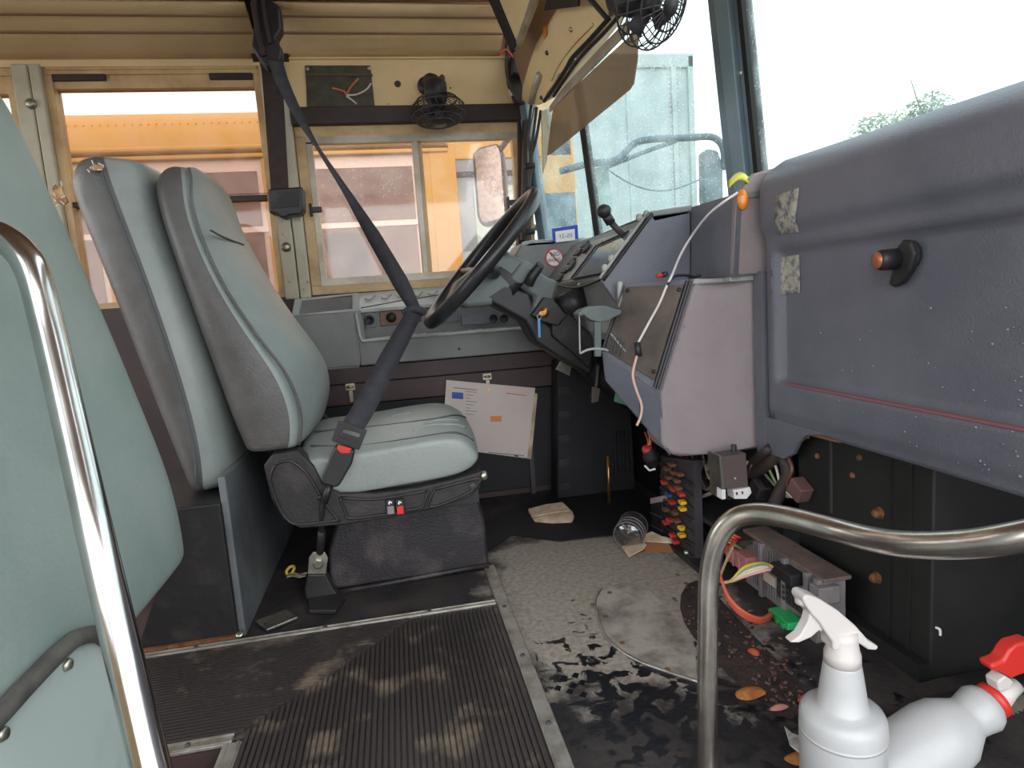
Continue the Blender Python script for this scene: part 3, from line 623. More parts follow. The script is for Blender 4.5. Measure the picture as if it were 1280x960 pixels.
bk_ = thing('belt_buckle', (-.232, 1.42, 0), 'black belt buckle with a red button on a floor anchored stalk beside the seat', 'buckle')
B().prism(ay(1.292, (419, 557), (444, 564), (440, 580), (424, 608), (418, 610), (403, 605), (402, 596), (412, 572)), (0, .030, 0)).build('buckle_body', black, bk_, bevel=.005)
B().prism(ay(1.2905, (422, 556), (440, 561), (437, 567), (426, 567), (421, 562)), (0, .006, 0)).build('release_button', redp, bk_, bevel=.002, label='red release button')
B().tube(smoothpath([at(412, 605, 'y', 1.31), at(405, 625, 'y', 1.318), at(402, 645, 'y', 1.33), at(402, 664, 'y', 1.36), at(400, 692, 'y', 1.42)], 5), .0058, 10).build('stalk_cable', black, bk_, True)
B().tube(ay(1.31, (413, 604), (405, 628)), .008, 10).build('cable_sleeve', black, bk_, True); B().tube([at(402, 664, 'y', 1.36), at(400, 690, 'y', 1.415)], .0085, 10).build('cable_sleeve', black, bk_, True)
ap = B().prism(ay(1.415, (386, 697), (391, 690), (406, 690), (410, 698), (407, 722), (400, 719), (390, 719), (384, 722)), (0, .006, 0)).build('anchor_plate', steel, bk_, bevel=.002)
B().lathe([(.0125, 0), (.0125, .006), (.009, .008)], at(398, 704, 'y', 1.415), (0, -1, 0), 6).build('anchor_bolt', steel, ap, label='hex bolt head')
B().prism(ay(1.41, (384, 718), (407, 718), (416, 735), (426, 748), (408, 756), (385, 757), (380, 738)), (0, .03, 0)).build('anchor_foot', black, bk_, bevel=.004)
f = az(.004, (385, 752), (428, 742), (432, 752), (420, 768), (386, 768))
B().prism(f, (0, 0, .010)).build('floor_tab', black, bk_, bevel=.003)

# ================================================================== SIDE CONSOLE UNDER THE DRIVER WINDOW
cs = thing('side_console', (.1, 2.1, .45), 'grey side console with tray, round vents and switches under the driver window', 'console')
CY = 2.0
zb, zd, zt = .468, .545, .636
B().bb((-.34, CY, zb), (-.112, 2.25, zt)).build('tray_block', dashgrey, cs, bevel=.006)
t_ = frame('tray_rim', [(368, 374), (448, 366), (449, 389), (364, 397)], [(377, 376), (440, 369), (440, 386), (373, 393)], (0, .02, 0), dashtop, cs, 2.03)
B().prism([(-.31, 2.02, zt-.002), (-.125, 2.02, zt-.002), (-.125, 2.23, zt-.002), (-.31, 2.23, zt-.002)], (0, 0, .003)).build('tray_floor', dash, cs)
B().prism([(-.32, 2.215, zt), (-.12, 2.215, zt), (-.12, 2.245, zt+.05), (-.32, 2.245, zt+.05)], (0, 0, -.01)).build('tray_back', dashgrey, cs)
B().bb((-.112, CY, zb), (.56, 2.25, zd)).build('shelf', dashgrey, cs, bevel=.006)
B().tube(smoothpath([(-.110, 1.998, zt-.004), (-.106, 1.998, .60), (-.100, 1.998, zd+.004), (-.06, 1.998, zd), (.2, 1.998, zd), (.47, 1.998, zd)], 3), .005, 8).build('shelf_lip', dashtop, cs, True)
B().bb((-.112, 2.115, zd-.01), (.56, 2.25, .632)).build('switch_bank', dashgrey, cs)
B().prism([(-.112, 2.10, .628), (.56, 2.10, .634), (.56, 2.25, .695), (-.112, 2.25, .685)], (0, 0, .012)).build('vent_deck', dashtop, cs, bevel=.004, label='pale slotted defroster deck')
for i in range(9):
    x = -.07+i*.052
    c = Vector((x, 2.17, .6725+.003*i/9)); nz_ = Vector((0, -.39, .92))
    q = lambda u, v: c+Vector((u, 0, 0))+Vector((0, .92, .39))*v+nz_*.001
    B().prism([q(-.016, .006), q(-.012, -.010), q(.004, -.016), q(.022, .022), q(.017, .024), q(.002, -.008), q(-.009, -.005), q(-.012, .008)], nz_*.0025).build('vent_slot', dash, cs)
B().tube(ay(2.10, (451, 385), (500, 376), (560, 367)), .0016, 6).build('deck_edge', black, cs, True)
# round vents and switch plates on the bank
def plate(p4, m_, y, name, th=-.006, bev=.002, lb=None): return B().prism(ay(y, *p4), (0, th, 0)).build(name, m_, cs, bevel=bev, label=lb)
SB = 2.115
pp = plate([(456, 391), (470, 390), (471, 409), (457, 411)], dash, SB, 'switch_plate')
B().lathe([(.016, 0), (.016, .006), (.010, .006), (.009, .002)], at(462, 400, 'y', SB-.006), (0, -1, 0), 18).build('knob', black, pp, True)
pp = plate([(474, 390), (526, 383), (527, 402), (476, 408)], brnfuse, SB, 'switch_plate', lb='brown control plate with knobs')
for px, py in ((489, 397), (512, 394)):
    kn = B().lathe([(.017, 0), (.016, .006), (.011, .010), (.009, .018), (.003, .020)], at(px, py, 'y', SB-.006), (0, -1, 0), 18).build('knob', darktrim, pp, True)
for px, py in ((477, 393), (523, 386), (524, 399), (479, 405)): screw(pp, at(px, py, 'y', SB-.006), (0, -1, 0), .003)
plate([(548, 392), (573, 388), (574, 401), (550, 405)], dash, SB, 'switch_plate')
plate([(576, 393), (632, 385), (633, 403), (577, 407)], dash, SB-.03, 'vent_plate', -.008)
for px in (617, 630):
    B().lathe([(.014, 0), (.014, .006), (.010, .004), (.008, -.002)], at(px, 398, 'y', SB-.038), (0, -1, 0), 18).build('vent_nozzle', black, cs, True)
# ribbed pad in the shelf with clutter of zigzag grooves
for i in range(16):
    x = -.075+i*.030; y = 2.03+(.02 if i % 2 else .045)
    B().box((x, y, zd+.003), (.055, .004, .005), Matrix.Rotation(.5 if i % 3 else -.7, 3, 'Z')).build('shelf_rib', dashtop, cs)
B().bb((-.095, 2.01, zd-.002), (.42, 2.11, zd+.0016)).build('shelf_pad', dashtop, cs)
for px, py in ((479, 446), (574, 436)): screw(cs, at(px, py, 'y', CY), (0, -1, 0), .004, black)
B().prism(ay(CY+.002, (450, 388), (458, 430), (448, 462), (406, 462), (365, 398)), (0, .01, 0)).build('side_face', dashgrey, cs)

# ================================================================== BROWN ELECTRICAL PANEL, LATCHES, DOCUMENTS
ep = thing('electrical_panel', (.05, 2.0, 0), 'dark brown lower side panel with draw latches below the grey console', 'panel')
B().bb((-.62, 2.012, .0), (.62, 2.25, .466)).build('panel_box', brownp, ep)
B().bb((-.62, 2.000, .418), (.62, 2.014, .466)).build('upper_rail', brownp, ep, bevel=.002)
B().bb((-.62, 1.996, .352), (.60, 2.013, .416)).build('door_rail', brownp, ep, bevel=.003, label='purplish brown hinged door edge')
B().bb((-.60, 2.002, .02), (-.28, 2.013, .35)).build('door', toe, ep, bevel=.003)
B().bb((-.27, 2.002, .02), (.60, 2.013, .35)).build('door', toe, ep, bevel=.003)
B().bb((.395, 1.992, .0), (.41, 2.003, .35)).build('door_stop', greyd, ep)
def latch(px, py, lb):
    P = at(px, py, 'y', 1.994)
    l = B().box(P+Vector((0, 0, .006)), (.030, .008, .022)).build('draw_latch', steel, ep, bevel=.002, label=lb)
    B().box(P+Vector((0, -.004, -.022)), (.014, .006, .036)).build('latch_arm', steel, l, bevel=.002)
    B().tube([P+Vector((-.010, -.006, .006)), P+Vector((.010, -.006, .006))], .004, 8).build('latch_pin', brass, l, True)
    B().lathe([(.005, 0), (.005, .006)], P+Vector((0, -.006, -.036)), (0, -1, 0), 10).build('latch_rivet', brass, l)
latch(438, 486, 'shiny draw latch above the seat back'); latch(609, 473, 'shiny draw latch clipping the papers')
df_ = thing('paper_document', (.28, 1.985, .14), 'creased pale pink document sheets hanging from a latch beyond the seat cushion', 'paper')
B().prism(ay(1.986, (566, 480), (672, 492), (664, 574), (560, 560)), (0, .003, 0)).build('rear_sheet', paperold, df_)
pf = B().prism(ay(1.983, (558, 475), (669, 485), (659, 572), (552, 560)), (0, .002, 0)).build('front_sheet', paper, df_)
def onpaper(m_, name, *p): return B().prism(ay(1.9825, *p), (0, -.0006, 0)).build(name, m_, pf)
onpaper(bluep, 'blue_stamp', (565, 490), (579, 491), (579, 499), (565, 498)); onpaper(orangeprint, 'orange_stamp', (613, 520), (627, 520), (627, 527), (613, 527))
for k in range(8): onpaper(inkgrey, 'print_line', (582, 489+k*4), (596-(k % 3)*4, 490+k*4), (596-(k % 3)*4, 490.7+k*4), (582, 489.7+k*4))
onpaper(inkgrey, 'print_line', (567, 484), (596, 487), (596, 488), (567, 485)); onpaper(inkred, 'print_line', (633, 491), (658, 494), (658, 495), (633, 492))
onpaper(inkgrey, 'print_line', (610, 565), (655, 569), (655, 570), (610, 566)); onpaper(inkdark, 'barcode', (643, 569), (648, 569.5), (648, 571), (643, 570.5))

# black finned duct by the pedals, pedals
hd = thing('heater_duct', (.55, 1.9, 0), 'tall black ribbed housing in the dark corner past the papers', 'duct')
dp = ay(1.90, (697, 452), (752, 440), (790, 520), (796, 628), (697, 632)); dp[3].z = dp[4].z = 0
B().prism(dp, (0, .08, 0)).build('housing', toe, hd, bevel=.006)
for k in range(5):
    a = at(698, 488+k*30, 'y', 1.90); B().bb((a.x, 1.893, a.z-.012), (a.x+.035, 1.90, a.z+.012)).build('rib', black, hd)
for k in range(5):
    a = at(765+k*5, 545, 'y', 1.90); B().bb((a.x, 1.892, .06), (a.x+.006, 1.90, .20)).build('fin', black, hd)
B().tube([(.595, 1.80, .0), (.60, 1.80, .15)], .005, 8).build('throttle_rod', brass, hd, True, label='thin brass rod')
mb_ = tag(B().prism(ay(1.86, (704, 446), (716, 452), (712, 470), (695, 462)), (0, .01, 0)).build('metal_flap', steel, bevel=.001), 'small bright bent metal bracket under the steering column', 'bracket')
gt = tag(B().prism(ay(1.55, (770, 490), (786, 497), (784, 507), (768, 502)), (0, .004, 0)).build('green_tag', mat('pale_green', (112, 160, 136), .5)), 'pale green tag hanging under the dash edge', 'tag')
pdl = thing('brake_pedal', (.56, 1.62, .1), 'dull brown pedal arm hanging in the dark footwell', 'pedal')
B().tube(smoothpath(ay(1.62, (748, 455), (746, 480), (740, 500)), 4), .008, 8).build('pedal_arm', black, pdl, True)
B().prism(ay(1.61, (741, 483), (751, 486), (748, 502), (740, 504)), (0, .012, 0)).build('pedal_pad', mat('pedal_brown', (96, 84, 76), .6), pdl, bevel=.002)

# ================================================================== STEERING COLUMN AND WHEEL
st = thing('steering_column', (.40, 1.72, .5), 'black two spoke steering wheel on a tilted grey steering column', 'steering wheel')
Cw = Vector((.247, 1.72, .752)); ud = Vector((.686, 0, .728)).normalized(); yv = Vector((0, 1, 0)); nrm = Vector((-.728, 0, .686)).normalized()
# tilt slightly so that the near rim sits below the far rim
nrm = (nrm + Vector((0, -.025, 0))).normalized(); yv = (yv-nrm*yv.dot(nrm)).normalized(); ud = yv.cross(nrm).normalized()
if ud.z < 0: ud = -ud
Rw = .218
rim = [Cw + ud*Rw*math.cos(2*math.pi*k/48) + yv*Rw*math.sin(2*math.pi*k/48) for k in range(48)]
wr_ = B().tube(rim, .0178, 14, closed=True).build('rim', wheelm, st, True)
hub = Cw - nrm*.045
for sg in (-1, 1):
    sp_ = [hub+yv*sg*.03-ud*.01, hub+yv*sg*.10+nrm*.012-ud*.02, hub+yv*sg*.17+nrm*.035-ud*.03, Cw+yv*sg*(Rw-.012)-ud*.035]
    B().tube(smoothpath(sp_, 4), [.020]*5+[.016]*4+[.013]*4, 10).build('spoke', wheelm, st, True)
B().lathe([(.02, .030), (.052, .022), (.062, .0), (.064, -.05), (.07, -.075)], hub, nrm, 28).build('hub_pad', black, st, True)
B().prism(ay(1.66, (572, 352), (610, 322), (640, 318), (668, 330), (676, 345), (662, 358), (640, 362), (615, 382), (585, 385), (560, 378)), (0, .14, 0)).build('lower_cowl', colgrey, st, bevel=.014, seg=3)
ca = hub - nrm*.09
cb_ = Vector((.56, 1.72, .42))
B().tube([ca, ca.lerp(cb_, .45), cb_, Vector((.76, 1.72, .24))], [.050, .046, .042, .036], 16).build('column_tube', black, st, True)
B().prism(ay(1.655, (634, 348), (652, 325), (684, 346), (700, 352), (692, 380), (676, 402), (662, 392), (668, 372)), (0, .13, 0)).build('column_shroud', colgrey, st, bevel=.012, seg=3)
B().prism(ay(1.66, (600, 372), (630, 352), (664, 366), (668, 385), (700, 418), (745, 452), (740, 470), (700, 448), (670, 428), (655, 402)), (0, .11, 0)).build('column_boot', black, st, bevel=.012, seg=3, label='black rubber column boot')
ign = B().prism(ay(1.64, (680, 371), (692, 374), (710, 394), (698, 408), (676, 402), (664, 394)), (0, .05, 0)).build('ignition_housing', black, st, bevel=.005)
B().prism(ay(1.645, (690, 395), (712, 390), (745, 425), (738, 462), (715, 440), (690, 420)), (0, .07, 0)).build('column_bracket', blackdirty, st, bevel=.006)
B().lathe([(.014, 0), (.014, .004), (.010, .005), (.009, .010), (.004, .011)], at(680, 391, 'y', 1.64), (-.1, -1, .1), 18).build('ignition_lock', brass, ign, True)
B().tube(ay(1.63, (660, 356), (666, 344), (672, 336), (674, 333)), [.0135, .013, .0125, .012], 14).build('signal_stalk', black, st, True)
B().lathe([(.0122, 0), (.0122, .003), (.008, .004)], at(674, 333, 'y', 1.629), (.25, -1, .3), 14).build('stalk_cap', greyd, st, True)
key = thing('ignition_key', at(679, 393, 'y', 1.628), 'small brass key with a hanging blue tag in the ignition lock', 'key')
B().prism(ay(1.627, (675, 389), (682, 389), (683, 393), (677, 395), (673, 393)), (0, .003, 0)).build('key_bow', brass, key, bevel=.001)
B().tube([at(674, 393, 'y', 1.626)+Vector((.006*math.cos(a), 0, -.006+.006*math.sin(a))) for a in [k*math.pi/6 for k in range(12)]], .0012, 6, closed=True).build('key_ring', steel, key, True)
B().prism(ay(1.625, (672, 398), (675.5, 398), (676, 422), (673, 422)), (0, .003, 0)).build('key_tag', bluetag, key, bevel=.001, label='bright blue key tag')

# ================================================================== DASHBOARD POD
def atp(px, py, P, N):
    d = FW + RT*((px-640)/FPX) - UP*((py-480)/FPX); return EYE + d*((Vector(P)-EYE).dot(N)/d.dot(N))
dp_ = thing('dashboard', (.65, 1.7, .6), 'grey dashboard pod with slanted instrument cluster in front of the steering wheel', 'dashboard')
# instrument cluster: a slanted face running across in front of the driver
c0, c1 = Vector((.495, 0, .676)), Vector((.607, 0, .806)); cn = Vector((-(c1.z-c0.z), 0, c1.x-c0.x)).normalized()
cx = lambda y, t: Vector((c0.x+(c1.x-c0.x)*t, y, c0.z+(c1.z-c0.z)*t))
B().prism([cx(1.41, 0), cx(1.41, 1), Vector((.78, 1.41, .80)), Vector((.78, 1.41, .50)), Vector((.52, 1.41, .52))], (0, .68, 0)).build('cluster_body', dashgrey, dp_, bevel=.006)
on = lambda px, py: atp(px, py, c0+cn*.002, cn)
bz = frame_pts = None
def plate_on(name, pts, m_, th=.004, par=dp_, bev=.0015, off=0.0, lb=None):
    return B().prism([on(*p)+cn*off for p in pts], -cn*th).build(name, m_, par, bevel=bev, label=lb)
plate_on('bezel', [(697, 352), (728, 305), (796, 284), (812, 268), (806, 284), (760, 340)], dashtop, .003)
plate_on('gauge_lens', [(716, 350), (747, 309), (788, 291), (781, 309), (757, 342)], screenm, .003, off=.003, lb='blue grey instrument lens')
lens_edge = [on(716, 350), on(747, 309), on(788, 291)]
B().tube([p+cn*.006 for p in lens_edge], .0026, 6).build('lens_rim', black, dp_, True)
B().tube([p+cn*.006 for p in (on(716, 350), on(757, 343))], .0022, 6).build('lens_rim', black, dp_, True)
for px, py, a in ((733, 307, 0), (724, 317, 0), (716, 328, 0), (708, 339, 0), (700, 349, 0)):
    c = on(px, py)+cn*.006; B().box(c, (.006, .05, .022), Matrix.Rotation(math.atan2(c1.x-c0.x, c1.z-c0.z), 3, 'Y')).build('warning_lamp', black, dp_, bevel=.002)
for px, py in ((716, 334), (735, 312)): B().lathe([(.018, 0), (.018, .006), (.012, .003)], on(px, py)+cn*.004, cn, 16).build('round_vent', black, dp_, True)
for px, py in ((754, 303), (725, 357), (764, 320), (767, 330), (760, 338)): screw(dp_, on(px, py)+cn*.004, cn, .005, steel)
B().tube(smoothpath([on(694, 356)+cn*.004, on(722, 361)+cn*.004, on(757, 349)+cn*.004], 5), .003, 6).build('lower_lip', black, dp_, True)
B().prism([(.500, 1.42, .672), (.515, 1.42, .54), (.515, 2.08, .54), (.500, 2.08, .672)], (.03, 0, 0)).build('lower_fascia', dashtop, dp_)
# round end of the column cover beside the cluster
B().tube([at(697, 386, 'y', 1.74), at(725, 376, 'y', 1.62)], [.034, .036], 20).build('column_cap', black, dp_, True)
# left wing with the sticker
wing = ay(2.07, (644, 318), (652, 304), (664, 301), (729, 297), (694, 352), (696, 395), (660, 372))
B().prism(wing, (0, .17, 0)).build('left_wing', dashgrey, dp_, bevel=.008, seg=3)
B().prism([at(652, 303, 'y', 2.07), at(732, 297, 'y', 2.07), (.80, 2.07, .80), (.66, 2.24, .815), at(660, 300, 'y', 2.24)], (0, 0, -.012)).build('wing_top', dashtop, dp_)
stk = tag(B().lathe([(.030, 0), (.030, .0008)], at(693, 322, 'y', 2.069), (0, -1, 0), 28).build('round_sticker', whitelab), 'round white no idling sticker with a red ring on the grey dash end', 'sticker')
cS = at(693, 322, 'y', 2.0675)
B().tube([cS+Vector((.0285*math.cos(k*math.pi/16), 0, .0285*math.sin(k*math.pi/16))) for k in range(32)], .0024, 6, closed=True).build('red_ring', inkred, stk)
B().box(cS, (.052, .001, .005), Matrix.Rotation(math.radians(48), 3, 'Y')).build('red_slash', inkred, stk)
text('sticker_word', 'NO', .020, cS+Vector((.003, -.001, .011)), (1, 0, .05), (0, 0, 1), inkdark, stk)
text('sticker_word', 'IDLING', .0135, cS+Vector((0, -.001, -.008)), (1, 0, .05), (0, 0, 1), inkdark, stk)
isx = ay(2.05, (690, 286), (722, 281), (723, 298), (691, 302))
ins = tag(B().prism(isx, (0, .001, 0)).build('window_sticker', inkblue), 'blue framed inspection sticker on the windshield corner with reversed digits', 'sticker')
B().prism(ay(2.0485, (694, 289.5), (718.5, 286), (719, 300), (695, 303)), (0, .0008, 0)).build('white_field', whitelab, ins)
text('sticker_digits', '05-21', .020, at(707, 295, 'y', 2.0475), (1, 0, .03), (0, 0, 1), inkgrey, ins, mirror=True)
# pod right end: upper face, turned face, ledge, lower housing
UY, LY = 1.40, 1.27
up_ = ay(UY, (752, 352), (816, 266), (864, 259), (864, 347), (800, 420))
B().prism(up_, (0, .02, 0)).build('upper_side', dash, dp_, bevel=.005)
A1, A2 = at(864, 259, 'y', UY), at(864, 349, 'y', UY); C1, C2 = at(924, 241, 'y', 1.20), at(919, 346, 'y', 1.20)
B().prism([A1, C1, C2, A2], (.02, .01, 0)).build('turned_side', dash, dp_)
B().prism([at(816, 266, 'y', UY), A1, C1, Vector((.93, 1.20, C1.z+.01)), Vector((.93, 1.40, A1.z+.01)), Vector((.66, 2.05, A1.z)), Vector((c1.x, 2.05, c1.z)), Vector((c1.x, UY, c1.z))], (0, 0, -.012)).build('pod_top', dashgrey, dp_)
B().tube(smoothpath([at(754, 350, 'y', UY-.003), at(784, 309, 'y', UY-.003), at(815, 267, 'y', UY-.003)], 3), .0045, 8).build('edge_trim', black, dp_, True)
B().tube(smoothpath([at(750, 348, 'y', UY+.012), at(780, 306, 'y', UY+.012), at(811, 265, 'y', UY+.012)], 3), .004, 8).build('edge_bead', dashtop, dp_, True)
for px, py in ((768, 323), (760, 335), (803, 272), (812, 268)): B().ball(at(px-4, py, 'y', UY+.015), .008, (1, 1, 1.2), 8).build('clip', dashtop, dp_, True)
L = [at(752, 441, 'y', 1.385), at(777, 351, 'y', 1.385), at(868, 350, 'y', LY), at(824, 491, 'y', LY)]
Bl = [at(756, 476, 'y', 1.385), at(838, 571, 'y', LY)]
fz = [at(868, 349, 'y', LY), at(952, 345, 'y', LY-.045), at(962, 561, 'y', LY-.045), at(900, 567, 'y', LY), at(852, 572, 'y', LY), at(838, 569, 'y', LY), at(828, 555, 'y', LY), at(824, 491, 'y', LY)]
for p in (fz[0], fz[1]): p.z = .655
L[1].z = L[2].z = .655
lh = B().prism(fz, (.012, .12, 0)).build('lower_housing', dashlit, dp_, bevel=.012, seg=3)
B().prism([L[0], L[1], L[2], L[3]], (.03, .05, 0)).build('panel_side', dash, dp_)
B().prism([L[0], L[3], Bl[1], Bl[0]], (.03, .05, 0)).build('kick_side', dash, dp_, bevel=.004)
B().tube([(L[3]+Bl[1])*.5+(L[0]-L[3])*.40+Vector((-.002, 0, .035)), (L[3]+Bl[1])*.5+(L[0]-L[3])*.40+Vector((-.002, 0, -.035))], .0012, 6).build('seam', black, dp_)
B().prism([Vector((p.x, p.y, .655)) for p in (L[1], L[2], fz[1])] + [Vector((C2.x, 1.22, .655)), Vector((A2.x, UY+.02, .655)), Vector((L[1].x+.01, UY+.02, .655))], (0, 0, -.012)).build('ledge', dashtop, dp_, bevel=.003)
bl = lambda u, v: (L[1].lerp(L[2], u)).lerp(L[0].lerp(L[3], u), v)
nL = (L[2]-L[1]).cross(L[0]-L[1]).normalized(); nL = -nL if nL.y > 0 else nL
apn = B().prism([bl(.10, .05)+nL*.004, bl(.90, .05)+nL*.004, bl(.90, .93)+nL*.004, bl(.06, .93)+nL*.004], nL*.004).build('access_panel', meshpanel, dp_, bevel=.002, label='dirty tan access panel')
for (a, b_) in (((.93, .02), (.93, .98)), ((.97, .02), (.97, .98))): B().tube([bl(*a)+nL*.006, bl(*b_)+nL*.006], .0035, 6).build('panel_border', black, dp_)
B().tube([bl(.05, .03)+nL*.006, bl(.02, .98)+nL*.006], .003, 6).build('panel_border', black, dp_)
for u in (.08, .14, .20, .26, .32): B().tube([bl(u, .72)+nL*.009, bl(u+.0, .90)+nL*.009], .0022, 6).build('grille_slot', black, apn)
B().tube([bl(.08, .70)+nL*.009, bl(.38, .82)+nL*.009], .002, 6).build('grille_edge', dashtop, apn)
for u, v in ((.86, .10), (.86, .86), (.14, .10)): screw(apn, bl(u, v)+nL*.008, nL, .005, black)
B().prism([at(773, 352, 'y', 1.375), at(778, 352, 'y', 1.375), at(778, 398, 'y', 1.375), at(773, 400, 'y', 1.375)], (0, .01, 0)).build('divider', dashtop, dp_)
B().prism(ay(UY-.004, (812, 264), (866, 256), (866, 264), (808, 272)), (0, .05, 0)).build('top_edge', dashgrey, dp_, bevel=.004)
fa = [Vector((fz[1].x-.004, fz[1].y-.002, .655)), Vector((fz[2].x-.006, fz[2].y-.002, .285))]
fr_ = []
for u in range(7):
    t = u/6; r_ = []
    for (pa, zz_) in ((fa[0], .655), (fa[1], .285)):
        q = pa.lerp(Vector((.7425, 1.160, zz_)), t); q.x += .012*math.sin(math.pi*t); r_.append(q)
    fr_.append(r_)
B().sheet(fr_, .01, (-.6, -.8, 0)).build('corner_fillet', dash, dp_, True)
# drops of water on the plastic
wd_ = B()
for k in range(26):
    px = random.uniform(842, 925); py = random.uniform(390, 555)
    wd_.ball(at(px, py, 'y', LY-.002-.02*max(0, (px-868)/68)), random.uniform(.0016, .0034), (1, .5, 1), 5)
wd_.build('water_drops', dropm, dp_, True, kind='stuff')
# cup holder
ch = thing('cup_holder', at(750, 392, 'y', 1.34), 'grey folding cup holder hung in front of the tan access panel', 'cup holder')
B().prism(ay(1.33, (722, 392), (728, 387), (740, 383), (757, 382), (770, 386), (778, 388), (777, 393), (768, 397), (760, 402), (748, 403), (738, 400), (730, 394), (724, 396)), (0, .04, 0)).build('top_ring', colgrey, ch, bevel=.003)
B().prism(ay(1.335, (743, 402), (752, 402), (752, 446), (744, 446)), (0, .012, 0)).build('stem', colgrey, ch, bevel=.002)
B().tube(ay(1.335, (724, 394), (725, 442)), .0018, 6).build('side_wire', dashtop, ch)
B().tube(smoothpath(ay(1.335, (725, 442), (733, 438), (743, 436), (756, 437), (760, 439)), 4), .003, 6).build('base_bar', dashtop, ch, True)
# shift lever
sl = thing('shift_lever', at(785, 300, 'y', 1.50), 'black shift lever with rounded knob standing beside the instrument cluster', 'lever')
K0 = at(755, 264, 'y', 1.50)
B().lathe([(.004, -.016), (.012, -.014), (.0165, -.004), (.0165, .004), (.012, .014), (.004, .016)], K0, (.15, -1, .12), 20).build('knob', black, sl, True)
B().tube(ay(1.505, (757, 268), (764, 279)), [.0125, .012], 14).build('knob_neck', black, sl, True)
B().tube(ay(1.51, (763, 277), (772, 287), (786, 301)), [.0085, .0078, .0075], 12).build('shaft', greyd, sl, True)
B().prism(ay(1.52, (775, 312), (781, 300), (792, 296), (796, 306), (780, 330), (774, 328)), (0, .04, 0)).build('boot', black, sl, bevel=.004)

# ================================================================== ENGINE COVER
ec = thing('engine_cover', (.8, .7, .6), 'big dark grey plastic dash cover with a recessed panel filling the right side', 'cover')
EX = .741
def ss(a, b, v): t = min(1, max(0, (v-a)/(b-a))); return t*t*(3-2*t)
def ecx(y, z):
    rec = ss(.434, .448, z)*(1-ss(.690, .702, z))*(1-ss(1.135, 1.150, y))
    up = ss(.722, .748, z)*.012
    lip = -(1-ss(.36, .385, z))*.006
    x = EX + .016*rec - up - lip
    if z > .80: x += .055*((z-.80)/.06)**2.2
    return x
zs = [.352+i*.0075 for i in range(62)]; zs = [z for z in zs if z < .81] + [.812, .820, .828, .836, .843, .849, .854, .857, .859]
yys = [-.06+i*.04 for i in range(29)] + [1.09, 1.11, 1.12, 1.13, 1.137, 1.144, 1.151, 1.16, 1.17, 1.18, 1.19, 1.197]
def zlo(y): return .352
rows = []
for z in zs:
    r = []
    for y in yys:
        dx = .02*(max(0, (y-1.165)/.032))**2
        r.append(Vector((ecx(y, z)+dx, y, z + (.012*(y-.65)/.5 if z > .80 else 0))))
    rows.append(r)
rows.append([Vector((1.0, y, .872+.012*(y-.65)/.5)) for y in yys])
B().sheet(rows, .012, (-1, 0, 0)).build('cover_face', dash, ec, True)
# rounded return toward the driver pod
B().prism([at(921, 243, 'y', 1.205), at(930, 232, 'y', 1.205), at(944, 216, 'y', 1.205), Vector((.80, 1.205, .868)), Vector((.80, 1.205, .655)), at(917, 345, 'y', 1.205)], (0, .02, 0)).build('return_face', dashlit, ec, bevel=.006)
B().prism([Vector((.74, 1.19, .28)), Vector((.74, 1.19, .66)), Vector((.90, 1.19, .66)), Vector((.90, 1.19, .28))], (0, .03, 0)).build('inner_rib', dash, ec)
B().prism([Vector((EX+.002, y, z)) for y, z in ((1.197, .36), (1.197, .282), (1.13, .283), (1.10, .300), (1.085, .325), (1.06, .345), (.99, .36))], (.012, 0, 0)).build('lower_corner', dash, ec, bevel=.003)
B().tube([Vector((EX+.004, 1.115, .437)), Vector((EX+.004, .3, .437))], .0045, 8).build('hinge_strip', mat('hinge_mauve', (128, 88, 92), .5), ec, label='thin mauve hinge strip')
# latch
lh0 = at(1134, 328, 'x', EX+.012)
b = B(); b.lathe([(.022, 0), (.022, .006), (.017, .010)], lh0+Vector((0, -.005, .010)), (-1, 0, 0), 20); lt = b.build('latch_base', black, ec, True)
B().prism([lh0+Vector((-.002, dy, dz)) for dy, dz in ((-.028, .012), (-.020, .030), (-.004, .034), (.004, .018), (.016, -.014), (.022, -.030), (.012, -.036), (-.004, -.030), (-.020, -.012))], (-.012, 0, 0)).build('latch_handle', black, ec, bevel=.004, seg=3)
kq = lh0+Vector((-.012, .008, .006))
lk = B().lathe([(.016, 0), (.0155, .022), (.013, .028)], kq, (-1, .15, 0), 20).build('latch_barrel', black, ec, True)
B().lathe([(.0125, 0), (.0125, .003), (.006, .004)], kq+Vector((-.027, .004, 0)), (-1, .15, 0), 18).build('lock_cap', copper, lk, True, label='copper coloured lock face')
def patch(quad, name, m_):
    a, b_, c_, d_ = quad; rows = []
    for i in range(9):
        r = []
        for j in range(5):
            p = a.lerp(b_, j/4).lerp(d_.lerp(c_, j/4), i/8); r.append(Vector((ecx(p.y, p.z)-.0012, p.y, p.z)))
        rows.append(r)
    return B().sheet(rows, -.0006, (-1, 0, 0)).build(name, m_, ec, True, label='flaking grey tape residue')
patch(ax_(EX, (978, 244), (1008, 234), (1000, 290), (974, 294)), 'tape_residue', tape)
patch(ax_(EX+.016, (974, 322), (1000, 318), (1001, 366), (974, 369)), 'tape_residue', tape)
wd_ = B()
for k in range(60):
    py = random.uniform(380, 610); px = random.uniform(1010, 1278)
    P = at(px, py, 'x', EX)
    if P.z < .37 or P.z > .82: continue
    wd_.ball((ecx(P.y, P.z)-.001, P.y, P.z), random.uniform(.001, .0024), (.5, 1, 1), 5)
wd_.build('water_drops', dropm, ec, True, kind='stuff')
orf = tag(B().lathe([(.009, 0), (.011, .003), (.010, .008), (.004, .010)], at(928, 250, 'y', 1.203), (-.5, -1, 0), 20).build('orange_marker', orangep, smooth=True), 'orange oval reflector on the corner of the dash cover', 'reflector')
